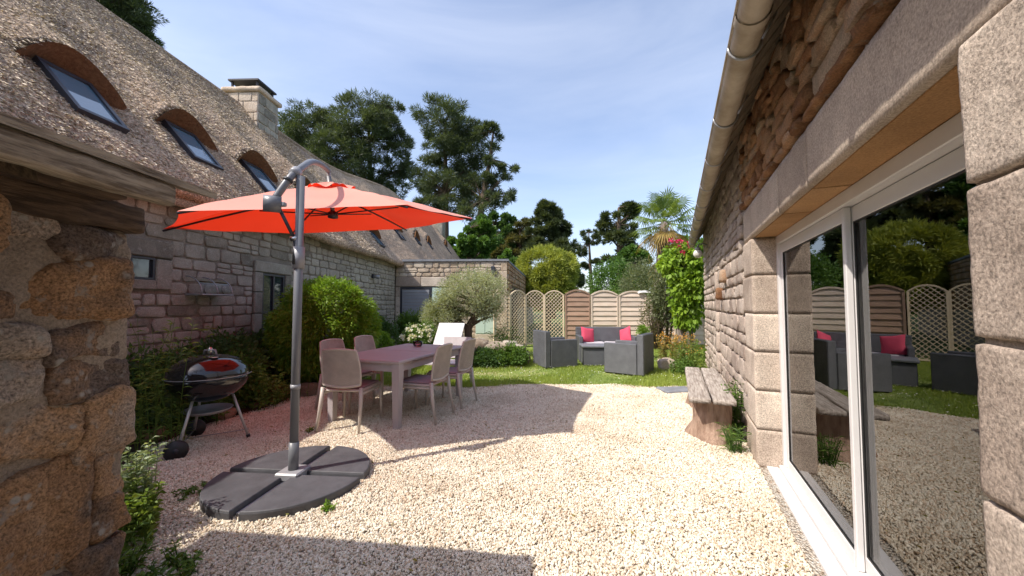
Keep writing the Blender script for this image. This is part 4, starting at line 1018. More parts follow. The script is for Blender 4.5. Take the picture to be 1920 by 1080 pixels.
copy_thing(c1, (-1.06, 4.50, 0), R(74), 'taupe chair on the table\'s right side, nearer to the parasol pole', 'taupe dining chairs')
copy_thing(c1, (-.84, 5.12, 0), R(72), 'taupe chair on the table\'s right side, farther from the pole', 'taupe dining chairs')
copy_thing(c1, (-2.13, 4.90, 0), R(-108), 'taupe chair on the table\'s left side, just behind the near-end chair', 'taupe dining chairs')
copy_thing(c1, (-1.93, 5.47, 0), R(-108), 'taupe chair on the table\'s left side, farther from the parasol pole', 'taupe dining chairs')

# ================================================================== kettle barbecue
bq = thing('kettle_barbecue', 'round black kettle barbecue on metal legs with wheels', 'barbecue', (-2.94, 3.66, 0), 0.0)
rr0 = 0.33; zc = 0.67
bowl = MB().lathe([(0.03, zc - .25)] + [(rr0 * math.sin(R(a)), zc - .25 * math.cos(R(a))) for a in range(10, 91, 8)] + [(rr0, zc), (rr0 - .012, zc)], 40).build('bowl', 'enamel', bq, True)
lid = MB().lathe([(rr0 + .006, zc - .004), (rr0 + .008, zc + .012)] + [(rr0 * math.cos(R(a)) + .004 * (1 - a / 90), zc + .012 + .185 * math.sin(R(a))) for a in range(4, 88, 7)] + [(.012, zc + .197)], 40).build('lid', 'enamel', bq, True)
MB().lathe([(rr0 + .006, zc - .005), (rr0 + .009, zc - .003), (rr0 + .009, zc + .002), (rr0 + .006, zc + .004)], 40).build('rim', 'galv', bq, True)
hb_ = MB().tube([(-.06, 0, zc + .19), (-.05, 0, zc + .235), (.05, 0, zc + .235), (.06, 0, zc + .19)], .011, 8).build('handle', 'pole_light', lid, True)
MB().lathe([(.012, 0), (.03, .005), (.022, .05), (.012, .07)], 12, (0, 0, zc + .195)).build('knob', 'steel', lid, True)
MB().lathe([(.03, 0), (.035, .004), (.03, .008), (.01, .008)], 16, (.12, -.10, zc + .176)).build('vent', 'steel', lid, True)
leg_angles = (R(30), R(147), R(-88))
for i, a in enumerate(leg_angles):
    foot = Vector((0.33 * math.cos(a), 0.33 * math.sin(a), 0.02 if i == 0 else 0.085)); topp = Vector((.19 * math.cos(a), .19 * math.sin(a), .46))
    MB().tube([foot, topp], .0125, 10).build('leg', 'alu', bq, True)
    if i == 0: MB().tube([foot, foot.lerp(topp, .06)], .017, 10).build('leg_cap', 'blackplastic', bq, True)
f1 = Vector((0.33 * math.cos(leg_angles[1]), 0.33 * math.sin(leg_angles[1]), .085)); f2 = Vector((0.33 * math.cos(leg_angles[2]), 0.33 * math.sin(leg_angles[2]), .085))
ax = (f2 - f1).normalized()
MB().tube([f1 - ax * .05, f2 + ax * .05], .007, 8).build('axle', 'steel', bq, True)
for q, sg in ((f1, -1), (f2, 1)):
    cc_ = q + ax * sg * .05
    wh = MB().tube([cc_ - ax * .018, cc_ + ax * .018], .085, 28).build('wheel', 'blackplastic', bq, True)
    MB().tube([cc_ - ax * .022, cc_ + ax * .022], .022, 16).build('hub_cap', 'anthracite', wh, True)
MB().lathe([(.02, .31), (.16, .315), (.20, .345), (.196, .348), (.158, .321), (.02, .318)], 32).build('ash_pan', 'galv', bq, True)
MB().tube([f1, foot.lerp(f1, 0) if False else f1.lerp(f2, .5), (0.29, .16, .10)], .004, 6).build('brace', 'galv', bq, True)
MB().tube([(-.32, -.05, zc - .06), (-.38, -.06, zc - .05), (-.38, .06, zc - .05), (-.32, .05, zc - .06)], .01, 8).build('side_handle', 'blackplastic', bq, True)

# ================================================================== lounge set on the lawn
def lounge_seat(name, label, cat, loc, rz, W_, D_, seats):
    t_ = thing(name, label, cat, loc, rz)
    MB().box(-W_ / 2 + .09, W_ / 2 - .09, -D_ / 2, D_ / 2 - .02, .03, .34, .012).build('base', 'wicker', t_)
    for sx in (-1, 1):
        MB().box(sx * (W_ / 2 - .045) - .045, sx * (W_ / 2 - .045) + .045, -D_ / 2 - .01, D_ / 2 - .07, .02, .60, .012).build('arm', 'wicker', t_)
    MB().box(-W_ / 2 + .001, W_ / 2 - .001, D_ / 2 - .068, D_ / 2 + .06, .02, .78, .014).build('backrest', 'wicker', t_)
    sw = (W_ - .2) / seats
    for i in range(seats):
        x0 = -W_ / 2 + .1 + i * sw
        MB().rough((0, 0, 0), (sw - .012, D_ - .12, .09), .035, .05, .006, i, 5).build('seat_cushion', 'cushion', t_, True, (x0 + sw / 2, -.03, .39))
    for sx in (-1, 1):
        MB().box(sx * (W_ / 2 - .05) - .02, sx * (W_ / 2 - .05) + .02, -D_ / 2 + .02, -D_ / 2 + .06, 0, .02).build('foot', 'blackplastic', t_)
    return t_
def box_from(corner, other, side_, W_, D_): pass
# left armchair faces right: its back is toward the left
ar1 = lounge_seat('lounge_armchair', 'grey wicker armchair nearer the lattice fence, facing right', 'armchair', (0.97, 8.28, 0), R(-64 - 180 + 180) + R(180 - 0), 0.66, 0.70, 1)
ar1.location = (0.97, 8.32, 0); ar1.rotation_euler = (0, 0, R(110))
ar2 = lounge_seat('lounge_armchair', 'grey wicker armchair nearest the wooden bench, back toward the cottage', 'armchair', (2.55, 7.55, 0), R(0), 0.72, 0.70, 1)
ar2.location = (2.32, 7.52, 0); ar2.rotation_euler = (0, 0, R(-125))
sf = lounge_seat('lounge_sofa', 'grey wicker two-seat sofa with pale cushions facing the viewer', 'sofa', (2.28, 9.15, 0), R(-3), 1.36, 0.72, 2)
ct = thing('coffee_table', 'low grey wicker box table in front of the sofa', 'coffee table', (2.05, 8.42, 0), R(-3))
MB().box(-.48, .48, -.24, .24, .02, .40, .01).build('body', 'wicker', ct); MB().box(-.51, .51, -.27, .27, .402, .455, .015).build('lid', 'wicker2', ct)
MB().box(-.45, -.40, -.22, -.18, 0, .02).build('foot', 'blackplastic', ct); MB().box(.40, .45, -.22, -.18, 0, .02).build('foot', 'blackplastic', ct)
def pillow(label, loc, rot):
    def side(sg):
        def fn(u, v):
            x, z = (u - .5) * 2, (v - .5) * 2
            pin = 1 - .10 * (1 - abs(x)) * abs(z) ** 3 - .0; pin2 = 1 - .10 * (1 - abs(z)) * abs(x) ** 3
            th_ = .07 * ((1 - x * x) * (1 - z * z)) ** .45
            return (x * .19 * pin2, sg * th_, z * .19 * pin)
        return fn
    mb = MB().grid(side(-1), 16, 16); s2 = side(1); mb.grid(lambda u, v: s2(1 - u, v), 16, 16)
    o = mb.build('throw_pillow', 'pink', None, True, loc); o.rotation_euler = rot
    return tag(o, label, 'pillow', 'raspberry sofa pillows')
pillow('raspberry pillow leaning on the sofa\'s left arm', (1.86, 9.22, .60), (R(-18), R(10), R(22)))
pillow('raspberry pillow leaning on the sofa\'s right arm', (2.78, 9.2, .60), (R(-14), R(-20), R(-62)))
# planter with a clipped ball behind the armchair
pt = thing('planter', 'tall grey planter behind the right armchair', 'planter', (3.28, 9.35, 0))
MB().lathe([(.10, 0), (.15, .5), (.155, .5), (.135, .485), (.01, .48)], 20).build('pot', 'wicker2', pt, True)
shrub('boxwood_ball', 'small clipped green ball plant in the grey planter', (3.28, 9.35, .48), (0, 0, .2), (.14, .14, .14), 50, 24, .06, .035, .022, 'lf_lime', stems=3)

# ================================================================== white sun lounger beyond the table
ln = thing('sun_lounger', 'white reclined sun lounger beyond the dining table', 'sun lounger', (-1.42, 7.6, 0), R(-12))
def slab_q(mb, p0, p1, p2, p3, th_):
    n_ = (Vector(p1) - Vector(p0)).cross(Vector(p3) - Vector(p0)).normalized() * th_
    a = [Vector(q) for q in (p0, p1, p2, p3)]; b_ = [q - n_ for q in a]
    mb.add(a + b_, [(0, 1, 2, 3), (7, 6, 5, 4), (0, 4, 5, 1), (1, 5, 6, 2), (2, 6, 7, 3), (3, 7, 4, 0)]); return mb
slab_q(MB(), (-.29, -1.1, .34), (.29, -1.1, .34), (.29, .1, .36), (-.29, .1, .36), .03).build('seat', 'white_mesh', ln)
slab_q(MB(), (-.29, .11, .36), (.29, .11, .36), (.29, .55, .95), (-.29, .55, .95), .03).build('backrest', 'white_mesh', ln)
for sx in (-1, 1):
    MB().tube([(sx * .31, -1.12, .32), (sx * .31, .35, .34)], .018, 8).build('side_rail', 'pvc', ln, True)
    MB().tube([(sx * .31, -.95, .32), (sx * .31, -1.0, 0)], .016, 8).build('leg', 'pvc', ln, True)
    MB().tube([(sx * .31, .25, .33), (sx * .31, .35, 0)], .016, 8).build('leg', 'pvc', ln, True)
    MB().tube([(sx * .27, .45, .80), (sx * .29, .55, .33)], .012, 8).build('back_brace', 'pvc', ln, True)
ln2 = thing('folding_seat', 'white garden seat with low back at the far end of the table', 'chair', (-.98, 6.15, 0), R(168))
slab_q(MB(), (-.24, -.22, .42), (.24, -.22, .42), (.24, .2, .42), (-.24, .2, .42), .03).build('seat', 'white_mesh', ln2)
slab_q(MB(), (-.24, -.25, .80), (.24, -.25, .80), (.24, -.2, .45), (-.24, -.2, .45), .025).build('backrest', 'white_mesh', ln2)
for sx in (-1, 1):
    for sy in (-1, 1): MB().tube([(sx * .22, sy * .2, .41), (sx * .25, sy * .24, 0)], .014, 8).build('leg', 'pvc', ln2, True)

# ================================================================== bench on stumps
bn = thing('plank_bench', 'weathered plank bench on tree stumps against the cottage wall', 'bench', (0, 0, 0), RIGHT_RZ)
for (p0, p1) in ((.10, .295), (.302, .50)):
    MB().rough((0, 0, 0), (1.95, p1 - p0, .055), .012, .03, .008, p1 * 10, 4, amp2=.003).build('plank', 'bench', bn, True, (4.98, -(p0 + p1) / 2, .435))
for s_ in (4.32, 5.6):
    def stp(u, v, s_=s_):
        a = 2 * math.pi * u; fl = 1 + .55 * max(0, 1 - v * 2.6) * (0.55 + .45 * math.sin(3 * a + s_)) + .10 * noise.noise(Vector((math.cos(a) * 2, math.sin(a) * 2, v * 2 + s_)))
        fl += .05 * noise.noise(Vector((math.cos(a) * 8, math.sin(a) * 8, v * 2)))
        return (s_ + .185 * fl * math.cos(a), -.31 + .185 * fl * math.sin(a) * .95, v * .405)
    mb = MB().grid(stp, 48, 20); mb.add([(s_ + .18 * math.cos(a), -.31 + .18 * math.sin(a), .404) for a in np.linspace(0, 2 * math.pi, 24, endpoint=False)], [tuple(range(24))])
    mb.build('stump', 'stump', bn, True)
o = MB().rough((0, 0, 0), (.5, .34, .04), .015, .04, .008, 2, 5).build('paving_slab', 'slate', None, True, (2.55, 5.85, .03)); o.rotation_euler = (0, 0, R(8))
tag(o, 'flat grey slab lying in the gravel past the bench', 'slab')

# ================================================================== fences
def arch(x, W_): return 0.16 * (1 - (2 * x / W_) ** 2)
def lattice(label, x0, y0, x1, y1):
    W_ = math.hypot(x1 - x0, y1 - y0); rz = math.atan2(y1 - y0, x1 - x0); H_ = 1.66
    t_ = thing('lattice_panel', label, 'fence panel', ((x0 + x1) / 2, (y0 + y1) / 2, 0), rz, 'arched lattice fence panels')
    for sx in (-1, 1): MB().box(sx * (W_ / 2 - .02) - .02, sx * (W_ / 2 - .02) + .02, -.02, .02, 0, H_, .004).build('stile', 'lattice', t_)
    MB().box(-W_ / 2 + .04, W_ / 2 - .04, -.018, .018, .05, .09, .004).build('bottom_rail', 'lattice', t_)
    pts_ = [(x, 0, H_ + arch(x, W_) - .02) for x in np.linspace(-W_ / 2 + .01, W_ / 2 - .01, 14)]
    mb = MB()
    for i in range(13):
        (xa, _, za), (xb, _, zb) = pts_[i], pts_[i + 1]
        mb.add([(xa, -.02, za - .02), (xb, -.02, zb - .02), (xb, -.02, zb + .02), (xa, -.02, za + .02), (xa, .02, za - .02), (xb, .02, zb - .02), (xb, .02, zb + .02), (xa, .02, za + .02)],
               [(0, 1, 2, 3), (7, 6, 5, 4), (3, 2, 6, 7), (0, 4, 5, 1)])
    mb.build('arched_rail', 'lattice', t_)
    for sg in (-1, 1):
        k_ = -H_ - .2
        while k_ < H_ + W_ + .4:
            # line z = k + sg * x, clipped to the panel
            best = None; prevv = None
            for x in np.linspace(-W_ / 2 + .03, W_ / 2 - .03, 60):
                z = k_ + sg * x
                ok = 0.08 < z < H_ + arch(x, W_) - .03
                if ok: best = (x, x) if best is None else (best[0], x)
            if best and best[1] - best[0] > .04:
                xa, xb = best; za, zb = k_ + sg * xa, k_ + sg * xb; hw = .0095 * 1.414
                y0_, y1_ = (-.011, -.001) if sg > 0 else (.001, .011)
                mb = MB().add([(xa, y0_, za - hw), (xb, y0_, zb - hw), (xb, y0_, zb + hw), (xa, y0_, za + hw), (xa, y1_, za - hw), (xb, y1_, zb - hw), (xb, y1_, zb + hw), (xa, y1_, za + hw)],
                              [(0, 1, 2, 3), (7, 6, 5, 4), (3, 2, 6, 7), (0, 4, 5, 1), (0, 3, 7, 4), (1, 5, 6, 2)])
                mb.build('strip', 'lattice', t_)
            k_ += 0.118
LAT = [(-.56, 11.35), (-.06, 11.78), (.45, 12.2), (1.05, 12.22), (1.70, 12.2)]
for i, lb in enumerate(('arched lattice panel farthest left, beside the olive tree', 'second arched lattice panel from the olive tree', 'third arched lattice panel from the olive tree', 'arched lattice panel adjoining the brown slatted panel')):
    lattice(lb, *LAT[i], *LAT[i + 1])
def slatted(label, x0, x1, y, mat, H_=1.68, lean=0.0):
    W_ = x1 - x0; t_ = thing('slatted_panel', label, 'fence panel', ((x0 + x1) / 2, y, 0), lean, 'arched slatted fence panels')
    for sx in (-1, 1): MB().box(sx * (W_ / 2 - .03) - .026, sx * (W_ / 2 - .03) + .026, -.03, .03, 0, H_, .004).build('stile', mat, t_)
    pts_ = [(x, H_ + arch(x, W_) * 1.0 - .02) for x in np.linspace(-W_ / 2 + .01, W_ / 2 - .01, 16)]
    mb = MB()
    for i in range(15):
        (xa, za), (xb, zb) = pts_[i], pts_[i + 1]
        mb.add([(xa, -.03, za - .025), (xb, -.03, zb - .025), (xb, -.03, zb + .025), (xa, -.03, za + .025), (xa, .03, za - .025), (xb, .03, zb - .025), (xb, .03, zb + .025), (xa, .03, za + .025)], [(0, 1, 2, 3), (7, 6, 5, 4), (3, 2, 6, 7), (0, 4, 5, 1)])
    mb.build('arched_rail', mat, t_)
    z = .06; k_ = 0
    while z < H_ + .1:
        h_ = .17; ys = -.012 if k_ % 2 else .008
        top_ = min(z + h_, H_ + .12)
        hw = W_ / 2 - .055
        def zt(x): return min(top_, H_ + arch(x, W_) - .04)
        if z > H_ - .06: hw = min(hw, W_ / 2 * math.sqrt(max(0.02, 1 - (z - H_ + .06) / .16)) - .06)
        if hw > .1:
            mb = MB()
            nn_ = 10; xs_ = np.linspace(-hw, hw, nn_ + 1); vv = []
            for x in xs_:
                bow = .004 * math.cos(x / hw * math.pi / 2) * (1 if k_ % 2 else -1)
                tz = max(z + .01, zt(x))
                vv += [(x, -.022 + bow, z), (x, .004 + bow * .4, tz), (x, -.010 + bow, z), (x, .014 + bow * .4, tz)]
            ff = []
            for i in range(nn_):
                a = 4 * i; b_ = a + 4
                ff += [(a, b_, b_ + 1, a + 1), (a + 2, a + 3, b_ + 3, b_ + 2), (a + 1, b_ + 1, b_ + 3, a + 3), (a, a + 2, b_ + 2, b_)]
            mb.add(vv, ff).build('slat', mat, t_)
        z += .155; k_ += 1
    MB().box(-.012, .012, .02, .034, .05, H_ + .10, .003).build('batten', mat, t_)
slatted('brown arched slatted fence panel beside the lattice', 1.72, 2.56, 12.2, 'slat_brown', 1.68)
slatted('bleached arched slatted panel next to the brown one', 2.57, 3.47, 12.2, 'slat_pink', 1.66)
slatted('second bleached arched slatted panel behind the sofa\'s right end', 3.48, 4.40, 12.2, 'slat_pink', 1.64)
slatted('bleached arched slatted panel half hidden by the vine', 4.41, 5.33, 12.2, 'slat_pink', 1.60)
slatted('last bleached slatted panel behind the flowering bed', 5.34, 6.3, 12.2, 'slat_pink', 1.58)
# white cloth thrown over the fence
o = MB().grid(lambda u, v: (4.10 + .42 * u, 12.12 + .22 * v, 1.74 + .07 * math.sin(3.1 * v) + .03 * noise.noise(Vector((u * 5, v * 5, 2))) - .05 * abs(u - .5)), 14, 8).build('white_cover', 'pvc', None, True)
tag(o, 'crumpled white cover lying over the fence top', 'cover'); so_ = o.modifiers.new('t', 'SOLIDIFY'); so_.thickness = .01
# mint cabinet by the annex
cb = thing('garden_cabinet', 'pale mint garden cabinet standing between olive tree and lattice', 'cabinet', (-.82, 11.9, 0), R(-6))
MB().box(-.3, .3, -.2, .2, .42, 1.40, .01).build('body', 'mint', cb); MB().box(-.32, .32, -.22, .22, 0, .418, .01).build('plinth', 'rubble_pale', cb)
for sx in (-1, 1): MB().box(sx * .15 - .142, sx * .15 + .142, -.216, -.202, .45, 1.37, .004).build('door', 'mint', cb)

# ================================================================== lamps and wall fittings
lp = thing('wall_lamp', 'white globe lamp under the cottage gutter', 'lamp', rw(8.1, .58, 2.38), RIGHT_RZ)
MB().tube([(0, 0, .12), (0, .10, .16), (0, .17, .12), (0, .17, .06)], .014, 8).build('bracket', 'galv', lp, True)
MB().lathe([(.02, .04)] + [(.085 * math.sin(R(a)), -.04 - .085 * math.cos(R(a)) * -1) for a in range(15, 166, 15)] + [(.01, -.125)], 20, (0, .17, 0)).build('globe', 'opal', lp, True)
MB().lathe([(.05, .04), (.055, .07), (.02, .09), (.01, .09)], 16, (0, .17, 0)).build('cap', 'galv', lp, True)
l2 = thing('wall_spotlight', 'small dark spotlight on the thatched house wall', 'lamp', lwd(10.5, WB - .02, 2.1), LEFT_RZ)
MB().box(-.05, .05, -.06, 0, 0, .12, .01).build('plate', 'anthracite', l2); MB().tube([(0, -.06, .06), (.02, -.2, .03)], [.05, .06], 14).build('head', 'galv', l2, True)
# clear-plastic hooded shelf on the wall
cg = thing('hooded_shelf', 'clear plastic hooded shelf fixed to the house wall', 'shelf', lwd(4.9, WB - .025, 1.47), LEFT_RZ)
MB().box(-.26, .26, -.24, 0, 0, .02, .005).build('shelf', 'galv', cg)
mb = MB()
for (x0) in (-.25, 0.0):
    mb.grid(lambda u, v, x0=x0: (x0 + .245 * u, -.22 * math.sin(v * math.pi / 2), .025 + .22 * math.cos(v * math.pi / 2)), 4, 12)
mb.build('hood', 'clear', cg, True)
for x0 in (-.25, 0.0, .247):
    MB().tube([(x0, -.222 * math.sin(a), .025 + .222 * math.cos(a)) for a in np.linspace(0, math.pi / 2, 12)], .006, 6).build('hoop', 'galv', cg, True)

# ================================================================== plants
# the big round clipped bush
shrub('round_bush', 'large round bright-green bush beside the parasol pole', (-3.05, 6.15, 0), (0, 0, .92), (.78, .74, .80), 620, 75, .11, .07, .02, 'lf_lime', droop=.45, stems=9, inner=.82)
shrub('clipped_bush', 'small clipped bush right of the large round bush', (-2.98, 8.1, 0), (0, 0, .45), (.36, .34, .3), 120, 60, .09, .05, .022, 'lf_lime', droop=.2, stems=5, inner=.75)
for i, (x, y, rx, ry, rz_, mt, lb) in enumerate((
        (-3.92, 5.05, .42, .7, .52, 'lf_dark', 'dark feathery shrub below the hooded shelf'), (-3.95, 6.0, .4, .6, .45, 'lf_dark', 'dark feathery shrub under the tall window'),
        (-3.85, 3.95, .45, .6, .42, 'lf_dark', 'dark shrub behind the tall weeds'), (-3.7, 4.85, .35, .4, .34, 'lf_mid', 'low leafy shrub behind the barbecue'),
        (-3.75, 8.6, .4, .6, .5, 'lf_dark', 'dark shrub against the house past the round bush'), (-3.75, 10.2, .5, .7, .55, 'lf_dark', 'dark shrub in the corner by the annex'),
        (-3.0, 11.6, .6, .4, .62, 'lf_mid', 'leafy shrub before the roller shutter'))):
    shrub('garden_shrub', lb, (x, y, 0), (0, 0, rz_ * .85), (rx, ry, rz_), 150, 60, .16, .075, .03, mt, droop=.1, stems=7, inner=.3)
# tall flowering weeds and small bed plants
def weed(label, base, n_, h_, spread, leaf, wid, mat, per=26, name='tall_weed', lean=.25, cat='plant', heads=None):
    root = thing(name, label, cat, base); P = []; D = []; mb = MB(); tips = []
    for i in range(n_):
        a = rnd.uniform(0, 6.28); r_ = spread * math.sqrt(rnd.random()); b0 = Vector((r_ * math.cos(a), r_ * math.sin(a), 0))
        hh = h_ * rnd.uniform(.55, 1.05); tp = b0 + Vector((lean * hh * rnd.uniform(-1, 1), lean * hh * rnd.uniform(-1, 1), hh)); md = b0.lerp(tp, .5) + Vector((0, 0, .08 * hh))
        mb.tube([b0, md, tp], [.004, .003, .0015], 4, False); tips.append(tp)
        for k_ in range(per):
            f_ = rnd.uniform(.08, 1); p = b0.lerp(md, f_ * 2) if f_ < .5 else md.lerp(tp, f_ * 2 - 1)
            aa = rnd.uniform(0, 6.28); P.append(p); D.append((math.cos(aa), math.sin(aa), rnd.uniform(-.1, .9)))
    mb.build('stem', mat, root)
    link('foliage', leaf_mesh('weed_foliage', np.array(P), np.array(D), leaf, wid, mat, .25), root)
    if heads:
        HP = np.array([tuple(q) for q in tips]); HP = np.repeat(HP, heads[1], 0) + rng.normal(0, heads[2], (len(HP) * heads[1], 3))
        link('flower', leaf_mesh('flowers', HP, rng.normal(size=HP.shape) + np.array([0, 0, .6]), heads[3], heads[3] * .8, heads[0], .1), root)
    return root
weed('tall pale seeding weeds rising beside the stone shelter', (-3.2, 3.38, .02), 30, 1.2, .24, .085, .012, 'lf_weed', 24)
weed('leafy weeds left of the barbecue bowl', (-3.72, 3.75, .02), 34, .7, .35, .08, .022, 'lf_mid', 26)
weed('tangled green weeds behind the barbecue', (-3.65, 4.35, .02), 38, .62, .4, .075, .026, 'lf_mid', 26)
weed('young bright sprig right of the barbecue', (-3.2, 4.9, .02), 18, .55, .16, .07, .03, 'lf_weed', 22, 'garden_sprig', .15)
weed('slender flowering stems beside the round bush', (-2.95, 5.65, .02), 14, .7, .25, .055, .014, 'lf_weed', 16, 'garden_sprig', .15)
weed('low grassy clump by the border stones', (-3.35, 5.2, .02), 44, .28, .3, .09, .012, 'lf_weed', 14, 'garden_sprig', .3)
weed('grassy clump at the foot of the round bush', (-2.62, 6.0, .02), 60, .3, .4, .08, .012, 'lf_lime', 14, 'garden_sprig', .3)
weed('silvery plant growing by the shelter post', (-2.24, 2.25, .02), 30, .5, .10, .05, .017, 'lf_silver', 34, 'garden_sprig', .1)
weed('yellow-green plant low by the shelter post', (-2.12, 2.1, .02), 40, .32, .13, .045, .02, 'lf_weed', 30, 'garden_sprig', .2)
weed('dark green tuft at the shelter post\'s foot', (-1.98, 1.88, .0), 40, .20, .10, .06, .012, 'lf_mid', 20, 'garden_sprig', .5)
weed('mossy green tuft in the gravel at the bottom left', (-1.70, 1.93, .01), 34, .07, .16, .035, .014, 'lf_mid', 12, 'gravel_weed', .8)
weed('green tuft by the left rim of the parasol base', (-2.22, 2.68, .01), 16, .06, .10, .03, .012, 'lf_mid', 12, 'gravel_weed', .8)
weed('tiny weed at the right rim of the parasol base', (-1.2, 2.48, .01), 8, .05, .04, .03, .014, 'lf_lime', 10, 'gravel_weed', .8)
weed('tiny weed beside the nearest chair leg', (-2.12, 3.98, .01), 8, .06, .05, .03, .012, 'lf_weed', 10, 'gravel_weed', .8)
q = rw(3.98, .47); weed('grass tuft growing between bench and cottage wall', (q.x, q.y, 0), 34, .24, .06, .10, .007, 'lf_mid', 6, 'grass_tuft', .35)
q = rw(4.45, .56); weed('weeds climbing the wall behind the bench', (q.x, q.y, 0), 26, .6, .08, .05, .02, 'lf_mid', 20, 'grass_tuft', .2)
# white rose bush
rb_ = shrub('white_rose_bush', 'white flowering rose bush beyond the table', (-2.06, 8.5, 0), (0, 0, .55), (.42, .36, .36), 110, 45, .12, .05, .03, 'lf_mid', stems=7)
for q in range(42):
    d = unit(rng.normal(size=(1, 3)))[0]; d[2] = abs(d[2]) * .8; d[1] = -abs(d[1]); c_ = np.array((0, 0, .55)) + d * np.array((.43, .38, .42))
    P = np.repeat(c_[None], 14, 0) + rng.normal(0, .012, (14, 3))
    link('blossom', leaf_mesh('blossom', P, rng.normal(size=(14, 3)) + d * .8, .05, .045, 'white_petal'), rb_)
# olive tree
def tree(name, label, base, trunk_pts, trunk_r, crowns, mat, leaf, width, bark='bark', squash=1.0, cat='tree', group=None, inner=.3, droop=0.0, limbs=True, up=0.0):
    """crowns: list of (centre, radii, clumps, per clump, clump radius), relative to base"""
    root = thing(name, label, cat, base, 0, group); mb = MB()
    mb.tube(trunk_pts, trunk_r, 9)
    P_, D_, T_ = [], [], []
    for (c, rad, k_, per, cr) in crowns:
        C, P, q, tint = clumps(c, rad, k_, per, cr, squash, inner)
        P_.append(P); T_.append(tint); D_.append(q + .5 * unit(P - np.array(c)) + rng.normal(size=P.shape) * .5 + np.array([0, 0, up - droop]))
        if limbs:
            tp = [Vector(p) for p in trunk_pts]
            for cc_ in C[::max(1, len(C) // 26)]:
                cc_ = Vector(cc_); st_ = min(tp[1:], key=lambda p: abs(p.z - (cc_.z - 0.35 * math.hypot(cc_.x - p.x, cc_.y - p.y))))
                md = st_.lerp(cc_, .5) + Vector((0, 0, .06 * (cc_ - st_).length)); r0 = trunk_r[-1] * .75
                mb.tube([st_, md, cc_], [r0, r0 * .6, r0 * .2], 5, False)
    mb.build('trunk', bark, root, True)
    link('crown', leaf_mesh(name + '_crown', np.concatenate(P_), np.concatenate(D_), leaf, width, mat, droop * .3, np.concatenate(T_)), root)
    return root
tree('olive_tree', 'grey-green olive tree with dark leaning trunk in the garden', (-1.12, 9.5, 0), [(0, 0, 0), (.02, 0, .45), (.0, .02, .75), (.18, 0, 1.05), (.3, 0, 1.25)], [.13, .10, .10, .09, .05],
     [((.12, 0, 1.62), (.86, .66, .62), 290, 60, .16), ((-.6, -.1, 1.05), (.5, .45, .55), 130, 60, .15), ((.55, -.1, 1.3), (.32, .3, .3), 40, 50, .14)], 'lf_olive', .06, .014, inner=.35)
tree('olive_sapling', 'green bushy shrub left of the olive trunk', (-1.78, 9.7, 0), [(0, 0, 0), (0, 0, .5)], [.04, .02], [((0, 0, .85), (.42, .4, .6), 140, 60, .14)], 'lf_willow', .06, .02, cat='shrub', inner=.4)
# low rock bed with ivy
for i, (u_, y_, sx, sz, lb) in enumerate(((-.78, 8.55, .5, .30, 'flat pale rock nearest the white lounger'), (-.33, 8.45, .55, .26, 'pale rock in the middle of the rock bed'), (.1, 8.6, .4, .22, 'pale rock at the right end of the rock bed'), (-.9, 9.1, .5, .3, 'rock under the olive trunk'), (-.05, 8.95, .4, .3, 'rock behind the ivy clump'))):
    o = MB().rough((0, 0, 0), (sx, .38, sz), .09, .035, .05, i + 5, 5, amp2=.015).build('garden_rock', 'rock', None, True, (u_, y_, sz / 2 + .26 - .02 * i)); tag(o, lb, 'rock', 'rocks of the rock bed')
o = MB().rough((0, 0, 0), (1.5, .55, .34), .12, .06, .05, 15, 4, amp2=.02).build('rock_bank', 'mortar_brown', None, True, (-.35, 8.7, .12)); tag(o, 'earth bank carrying the pale rocks near the olive', 'bank')
shrub('ivy_clump', 'dark ivy trailing over the rock bed', (-.1, 8.25, 0), (0, 0, .2), (.5, .28, .24), 120, 50, .1, .05, .035, 'lf_mid', stems=3)
shrub('ivy_clump', 'dark ivy hanging below the pale rocks near the chairs', (-.55, 8.15, 0), (0, 0, .15), (.4, .22, .2), 80, 50, .1, .05, .035, 'lf_dark', stems=3)
weed('spiky iris leaves right of the olive trunk', (-.25, 9.5, .1), 40, .7, .3, .3, .02, 'lf_mid', 4, 'iris_clump', .2)
for i, (x, y, sx, sz, mt, lb) in enumerate(((-3.42, 5.45, .36, .16, 'redrock', 'reddish border rock below the tall window'), (-3.0, 5.55, .30, .18, 'rock', 'grey border rock right of the reddish one'), (-3.35, 4.95, .24, .10, 'redrock', 'small reddish rock at the bed\'s edge'), (-2.75, 5.85, .24, .14, 'rock', 'rounded border rock near the chairs'), (-3.62, 3.75, .3, .12, 'redrock', 'reddish rock in shade behind the barbecue wheel'), (-3.5, 4.5, .34, .10, 'redrock', 'flat reddish rock right of the barbecue'))):
    o = MB().rough((0, 0, 0), (sx, sx * .7, sz), .05, .025, .03, i + 25, 6, amp2=.008).build('border_rock', mt, None, True, (x, y, sz / 2 + .01)); tag(o, lb, 'rock', 'border rocks')
